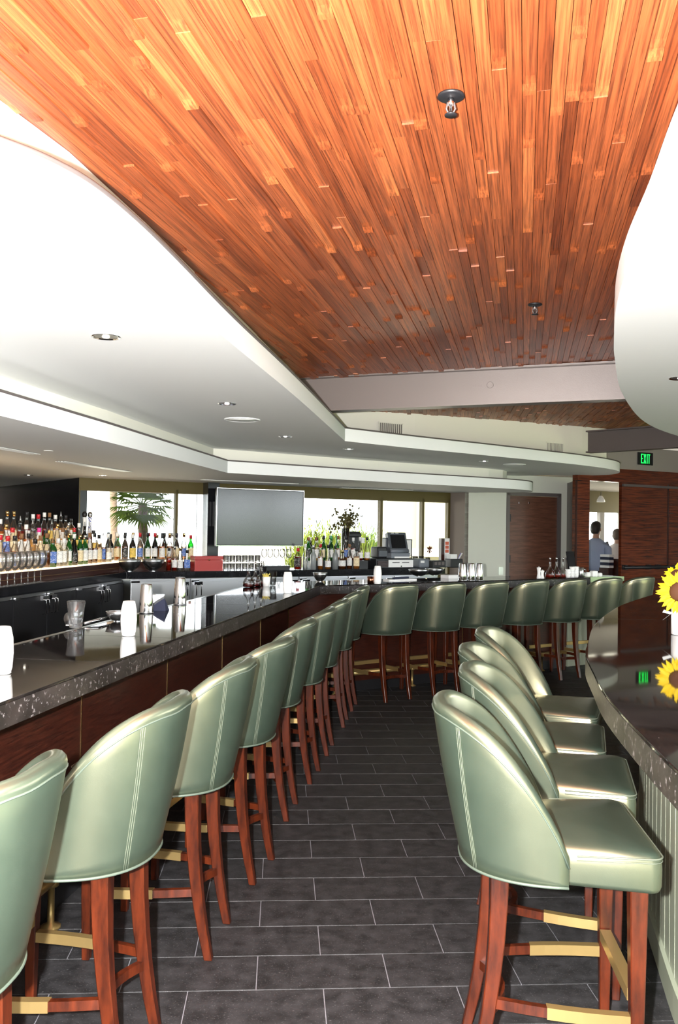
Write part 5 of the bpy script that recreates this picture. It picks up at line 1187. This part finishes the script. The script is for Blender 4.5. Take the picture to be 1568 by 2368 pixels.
# ------------------------------------------------------------------ two people past the opening
M_SKIN = pbr('skin', (0.50, 0.29, 0.20), 0.5); M_HAIR = pbr('dark hair', (0.02, 0.014, 0.01), 0.6); M_HAIR2 = pbr('short grey brown hair', (0.10, 0.07, 0.05), 0.7)
M_SHIRTB = pbr('pale blue shirt', (0.36, 0.43, 0.60), 0.8); M_SHIRTW = pbr('white shirt', (0.62, 0.55, 0.50), 0.8); M_TROU = pbr('black trousers', (0.01, 0.01, 0.012), 0.8)
def ell(c, rx, ry, n=14): return [Vector((c[0] + rx * math.cos(2 * math.pi * k / n), c[1] + ry * math.sin(2 * math.pi * k / n), c[2])) for k in range(n)]
def limb(m, pts, rad, n=10):
    m.tube(pts, rad, n)
def person(loc, H, face, shirt, hair, label, arm_bend):
    r = thing('person', label, 'person', loc, face); s = H / 1.75
    S = lambda x, y, z: Vector((x * s, y * s, z * s))
    b = MB()
    b.loft([ell(S(0, 0, .84), .15 * s, .105 * s), ell(S(0, 0, .95), .165 * s, .115 * s), ell(S(0, 0, 1.08), .14 * s, .10 * s), ell(S(0, .01, 1.25), .165 * s, .11 * s), ell(S(0, .01, 1.38), .175 * s, .10 * s), ell(S(0, 0, 1.445), .11 * s, .075 * s), ell(S(0, 0, 1.48), .055 * s, .055 * s), ell(S(0, .012, 1.53), .053 * s, .056 * s),
            ell(S(0, .035, 1.555), .058 * s, .078 * s), ell(S(0, .03, 1.60), .070 * s, .092 * s), ell(S(0, .02, 1.65), .076 * s, .098 * s), ell(S(0, .015, 1.70), .070 * s, .090 * s), ell(S(0, .012, 1.735), .045 * s, .06 * s), ell(S(0, .012, 1.75), .012 * s, .015 * s)], True)
    b.loft([ell(S(0, .13, 1.60), .012 * s, .012 * s, 8), ell(S(0, .122, 1.625), .009 * s, .012 * s, 8), ell(S(0, .11, 1.65), .006 * s, .008 * s, 8)], True)      # nose
    for sx in (-1, 1):
        b.loft([ell(S(sx * .078, .012, 1.60), .008 * s, .014 * s, 8), ell(S(sx * .084, .008, 1.625), .009 * s, .02 * s, 8), ell(S(sx * .08, .006, 1.65), .006 * s, .014 * s, 8)], True)   # ears
        limb(b, [S(sx * .09, 0, .88), S(sx * .10, .01, .66), S(sx * .10, .012, .48), S(sx * .10, -.01, .28), S(sx * .10, -.015, .08)], [.088 * s, .075 * s, .055 * s, .052 * s, .036 * s])
        b.loft([ell(S(sx * .10, .05, 0.0), .042 * s, .115 * s), ell(S(sx * .10, .045, .035), .040 * s, .105 * s), ell(S(sx * .10, .0, .09), .036 * s, .045 * s)], True)
        el = S(sx * .235, -.02, 1.10); wr = S(sx * .23, .06 + arm_bend, .88 + arm_bend * .6)
        limb(b, [S(sx * .165, 0, 1.40), S(sx * .205, -.005, 1.30), el, (el + wr) / 2, wr], [.052 * s, .047 * s, .038 * s, .034 * s, .025 * s])
        d = (wr - el).normalized(); pm = wr + d * .05 * s; side = Vector((0, 0, 1)).cross(d).normalized() if abs(d.z) < .98 else Vector((0, 1, 0))
        limb(b, [wr, wr + d * .03 * s, pm, wr + d * .085 * s], [.026 * s, .036 * s, .040 * s, .030 * s], 8)
        for k in range(4):
            o_ = side * ((k - 1.5) * .019 * s); l_ = (.062, .074, .070, .055)[k] * s
            limb(b, [wr + d * .075 * s + o_, wr + d * (.075 * s + l_ * .55) + o_ + Vector((0, .004, 0)), wr + d * (.075 * s + l_) + o_ + Vector((0, .014, 0))], [.0095 * s, .009 * s, .007 * s], 6)
        limb(b, [wr + d * .03 * s + side * -.03 * s, wr + d * .06 * s + side * -.052 * s, wr + d * .085 * s + side * -.05 * s], [.011 * s, .010 * s, .008 * s], 6)
    b.build('body', M_SKIN, r)
    h = MB(); h.loft([ell(S(0, -.05, 1.55), .055 * s, .045 * s), ell(S(0, -.03, 1.60), .080 * s, .075 * s), ell(S(0, -.005, 1.665), .086 * s, .098 * s), ell(S(0, .01, 1.715), .080 * s, .100 * s), ell(S(0, .012, 1.75), .054 * s, .068 * s), ell(S(0, .012, 1.768), .015 * s, .02 * s)], True); h.build('hair', hair, r)
    for sx in (-1, 1): MB().lathe([(0.0, -.011 * s), (.009 * s, -.005 * s), (.011 * s, 0), (.009 * s, .005 * s), (0, .011 * s)], 10, tuple(S(sx * .03, .112, 1.645))).build('eye', M_PAPER, r)
    MB().box(S(0, .122, 1.575), (.04 * s, .006, .008 * s)).build('mouth', pbr('lip', (.4, .14, .12), .5), r)
    t = MB(); t.loft([ell(S(0, 0, .93), .178 * s, .128 * s, 18), ell(S(0, 0, 1.08), .168 * s, .125 * s, 18), ell(S(0, .01, 1.25), .185 * s, .128 * s, 18), ell(S(0, .01, 1.37), .200 * s, .118 * s, 18), ell(S(0, 0, 1.43), .135 * s, .092 * s, 18), ell(S(0, 0, 1.475), .064 * s, .064 * s, 18)], True)
    for sx in (-1, 1):
        el = S(sx * .235, -.02, 1.10); wr = S(sx * .23, .06 + arm_bend, .88 + arm_bend * .6)
        limb(t, [S(sx * .150, 0, 1.39), S(sx * .205, -.005, 1.30), el, (el + wr) / 2, wr], [.070 * s, .066 * s, .054 * s, .049 * s, .038 * s], 12)
    t.build('shirt', shirt, r)
    t = MB(); t.loft([ell(S(0, 0, .80), .172 * s, .122 * s, 18), ell(S(0, 0, .95), .174 * s, .125 * s, 18), ell(S(0, 0, 1.03), .168 * s, .122 * s, 18)], True)
    for sx in (-1, 1): limb(t, [S(sx * .085, 0, .90), S(sx * .10, .01, .66), S(sx * .10, .012, .48), S(sx * .10, -.01, .28), S(sx * .10, -.015, .07)], [.100 * s, .090 * s, .072 * s, .068 * s, .062 * s], 12)
    t.build('trousers', M_TROU, r)
q = seg_on(1378, r1 + UN * 1.7, U); person((q.x, q.y, 0), 1.76, math.radians(-35), M_SHIRTB, M_HAIR, 'person in pale blue shirt and black trousers standing past the opening', 0.06)
q = seg_on(1427, r1 + UN * 2.3, U); person((q.x, q.y, 0), 1.64, math.radians(-20), M_SHIRTW, M_HAIR2, 'person in white shirt standing past the opening by the rosewood door', 0.04)
q = seg_on(1428, r1 + UN * 1.25, U); hs = thing('host_stand', 'dark wooden stand hiding the white shirted person below the waist', 'stand', (q.x, q.y, 0), math.radians(30))
bevel(MB().box((0.05, 0, .56), (.24, .26, 1.12)).build('body', M_MAHO, hs), .006); MB().box((0.05, -.01, 1.135), (.27, .3, .03)).build('top', M_MAHO, hs)
q = seg_on(1402, r1 + UN * 1.35, U); bk = thing('striped_cloth', 'blue and white striped folded cloths on a rack past the opening', 'cloth', (q.x, q.y, 0), math.radians(30))
MB().box((0, 0, .5), (.10, .2, 1.0)).build('rack', M_MAHO, bk)
for i in range(5): MB().box((0, -.02, 1.02 + .045 * i), (.10, .2, .04)).build('fold', M_NAVY if i % 2 else M_PAPER, bk)
pl_ = thing('pendant_lamp', 'white bell pendant lamp hanging past the opening', 'pendant lamp', tuple(seg_on(1389, r1 + UN * 2.9, U) + Vector((0, 0, 2.16))))
MB().lathe([(.08, 0), (.07, .05), (.04, .10), (.02, .12), (.0, .122)], 18).build('shade', M_WHITEC, pl_); MB().tube([(0, 0, .12), (0, 0, .2)], .006, 6).build('cord', M_BLACKM, pl_)

# ------------------------------------------------------------------ outside
M_SAND = pbr('pale gravel ground', (0.55, 0.50, 0.40), 0.9); M_LAWN = pbr('lawn', (0.10, 0.19, 0.04), 0.9)
struct(MB().prism([(-60, 14.4), (60, 14.4), (60, 90), (-60, 90)], -0.5, -0.35).build('ground', M_SAND), 'pale sunlit ground outside the windows')
struct(MB().prism([(-60, -70), (60, -70), (60, 14.3), (7.3, 14.3), (7.3, -4.3), (-60, -4.3)], -0.3, -0.15).build('lawn', M_LAWN), 'lawn behind the terrace')
struct(MB().prism([(-12, -13), (7.3, -13), (7.3, -4.3), (-12, -4.3)], -0.149, -0.05).build('bounce_paving_ground', M_SAND), 'unseen pale paving added behind the room to bounce sunlight up')  # out of view, added as a bright bounce for the soffit undersides
struct(MB().prism([(7.3, -13), (9.5, -13), (9.5, 14), (7.3, 14)], -0.149, -0.05).build('side_bounce_ground', M_SAND), 'unseen pale paving added beside the room to bounce sunlight in')  # out of view, added to throw sunlight in from the side
M_TRK = wood('palm trunk', (0.045, 0.028, 0.016), (0.09, 0.056, 0.034), 'Object', (1, 1, 9), 0.9, nscale=3)
M_FROND = pbr('fan palm frond', (0.055, 0.085, 0.013), 0.8, 0.0, 0.0); N, L, B = nodes(M_FROND)
def palm(px, Yd, ztop, rt, label, fan=True, R_=0.75):
    q = aty(px, 1200, Yd); o = thing('palm_tree', label, 'palm tree', (q.x, q.y, -0.35))
    zt = ztop + 0.35; t = MB(); rings = []
    for k in range(25):
        z = zt * k / 24; rr = rt * (1.12 if k % 2 else 0.98) * (1 + 0.25 * (1 - k / 24)); rings.append(ell((0.03 * math.sin(z * 1.3), 0, z), rr, rr, 12))
    t.loft(rings, True).build('trunk', M_TRK, o)
    if fan:
        for i in range(26):
            a = i * 2.4; el = math.radians(lerp(62, -38, i / 25)); d = Vector((math.cos(a) * math.cos(el), math.sin(a) * math.cos(el), math.sin(el))); b0 = Vector((0, 0, zt)); st_l = R_ * R.uniform(.40, .5); hub = b0 + d * st_l
            g = MB(); g.tube([b0, hub], .010, 5); x = d.cross(Vector((0, 0, 1))).normalized(); y = x.cross(d)
            for k in range(17):
                t_ = (k / 16 - .5) * 3.0; e = d * math.cos(t_) + x * math.sin(t_); L__ = R_ * .62 * (1 - .18 * abs(t_) / 1.5) * R.uniform(.9, 1.05); w = e.cross(y).normalized() * .026
                mid = hub + e * L__ * .55 + y * .01; tip = hub + e * L__ + Vector((0, 0, -.10 * R_ * R.uniform(.6, 1.4)))
                g.add([hub, mid + w, tip, mid - w], [(0, 1, 2, 3)])
            g.build('frond', M_FROND, o)
    else:
        pass
    return o
palm(329, 17.0, 1.98, 0.085, 'small fan palm outside the window beside the tall trunk', True, 0.78)
palm(262, 21.0, 7.0, 0.075, 'tall bare palm trunk outside the window at the black wall', True, 1.4)
M_REED = pbr('yellow green shrub', (0.075, 0.095, 0.012), 0.8, 0.0, 0.05); M_REEDG = pbr('green shrub', (0.045, 0.075, 0.018), 0.8, 0.0, 0.05)
def shrub(px, Yd, h, w, mt, n, label):
    q = aty(px, 1200, Yd); o = thing('shrub', label, 'shrub', (q.x, q.y, -0.35)); g = MB()
    for i in range(n):
        a = R.uniform(0, 6.28); rr = w * math.sqrt(R.random()) * .55; b_ = Vector((rr * math.cos(a) * .5, rr * math.sin(a) * .5, 0)); hh_ = h * R.uniform(.55, 1.0) * (1 - .35 * rr / w)
        tip = Vector((b_.x * 2 + R.gauss(0, .12), b_.y * 2 + R.gauss(0, .12), hh_)); m_ = b_.lerp(tip, .6); e = Vector((math.cos(a + 1.57), math.sin(a + 1.57), 0)) * .02
        g.add([b_ - e * .3, b_ + e * .3, m_ + e, tip, m_ - e], [(0, 1, 2, 3, 4)])
        for k in range(5):
            p = b_.lerp(tip, R.uniform(.3, 1)); d = Vector((R.gauss(0, .6), R.gauss(0, .6), 1)).normalized() * R.uniform(.12, .25); g.add([p, p + d * .5 + e * .6, p + d, p + d * .5 - e * .6], [(0, 1, 2, 3)])
    tag(g.build('foliage', mt, o), kind='stuff')
for i, (px, h, mt, lab) in enumerate(((712, 2.35, M_REED, 'yellow green feathery shrub outside beside the television'), (755, 2.3, M_REED, 'yellow green feathery shrub outside left of the branch vase'), (815, 2.4, M_REED, 'yellow green feathery shrub outside behind the branch vase'), (852, 2.3, M_REEDG, 'green feathery shrub outside beside the olive mullion'))):
    shrub(px, 19.0 + 1.3 * i, h, 0.9, mt, 420, lab)
M_STUC = pbr('cream stucco', (0.14, 0.135, 0.085), 0.9)
bl = thing('garden_building', 'pale cream building outside the last window panes', 'building', aty(893, 1200, 24.0) * 1.0)
bl.location.z = -0.35
MB().box((2.2, 2, 2.6), (4.4, 4, 5.2)).build('wall', M_STUC, bl); MB().box((2.2, -.06, 1.30), (4.4, .12, .22)).build('ledge', M_GREYW, bl)
for x_ in (0.9, 2.9): MB().box((x_, -.05, 3.1), (.16, .1, 3.4)).build('pilaster', M_STUC, bl)
hg = thing('reflection_hedge', 'unseen green hedge added behind the lawn for reflections', 'hedge', (0, -14, -0.15));  # out of view, added to give reflections some green
g = MB(); 
for k in range(60): g.lathe([(0.0, 0), (.7, .3), (.8, 1.0), (.55, 1.7), (0, 2.0)], 8, (-20 + k * .68, R.uniform(-.3, .3), 0))
M_HEDGE = pbr('hedge green', (0.05, 0.09, 0.02), 0.8)
tag(g.build('foliage', M_HEDGE, hg), kind='stuff')
h2 = thing('reflection_hedge', 'unseen green hedge added across the lawn for the television reflection', 'hedge', (17, -3, -0.15)); g2_ = MB()  # out of view, added so the dark screen mirrors green low down
for k in range(60): g2_.lathe([(0.0, 0), (.7, .3), (.8, 1.0), (.55, 1.7), (0, 2.0 + .2 * math.sin(k))], 8, (R.uniform(-.3, .3), -6 + k * .5, 0))
tag(g2_.build('foliage', M_HEDGE, h2), kind='stuff')
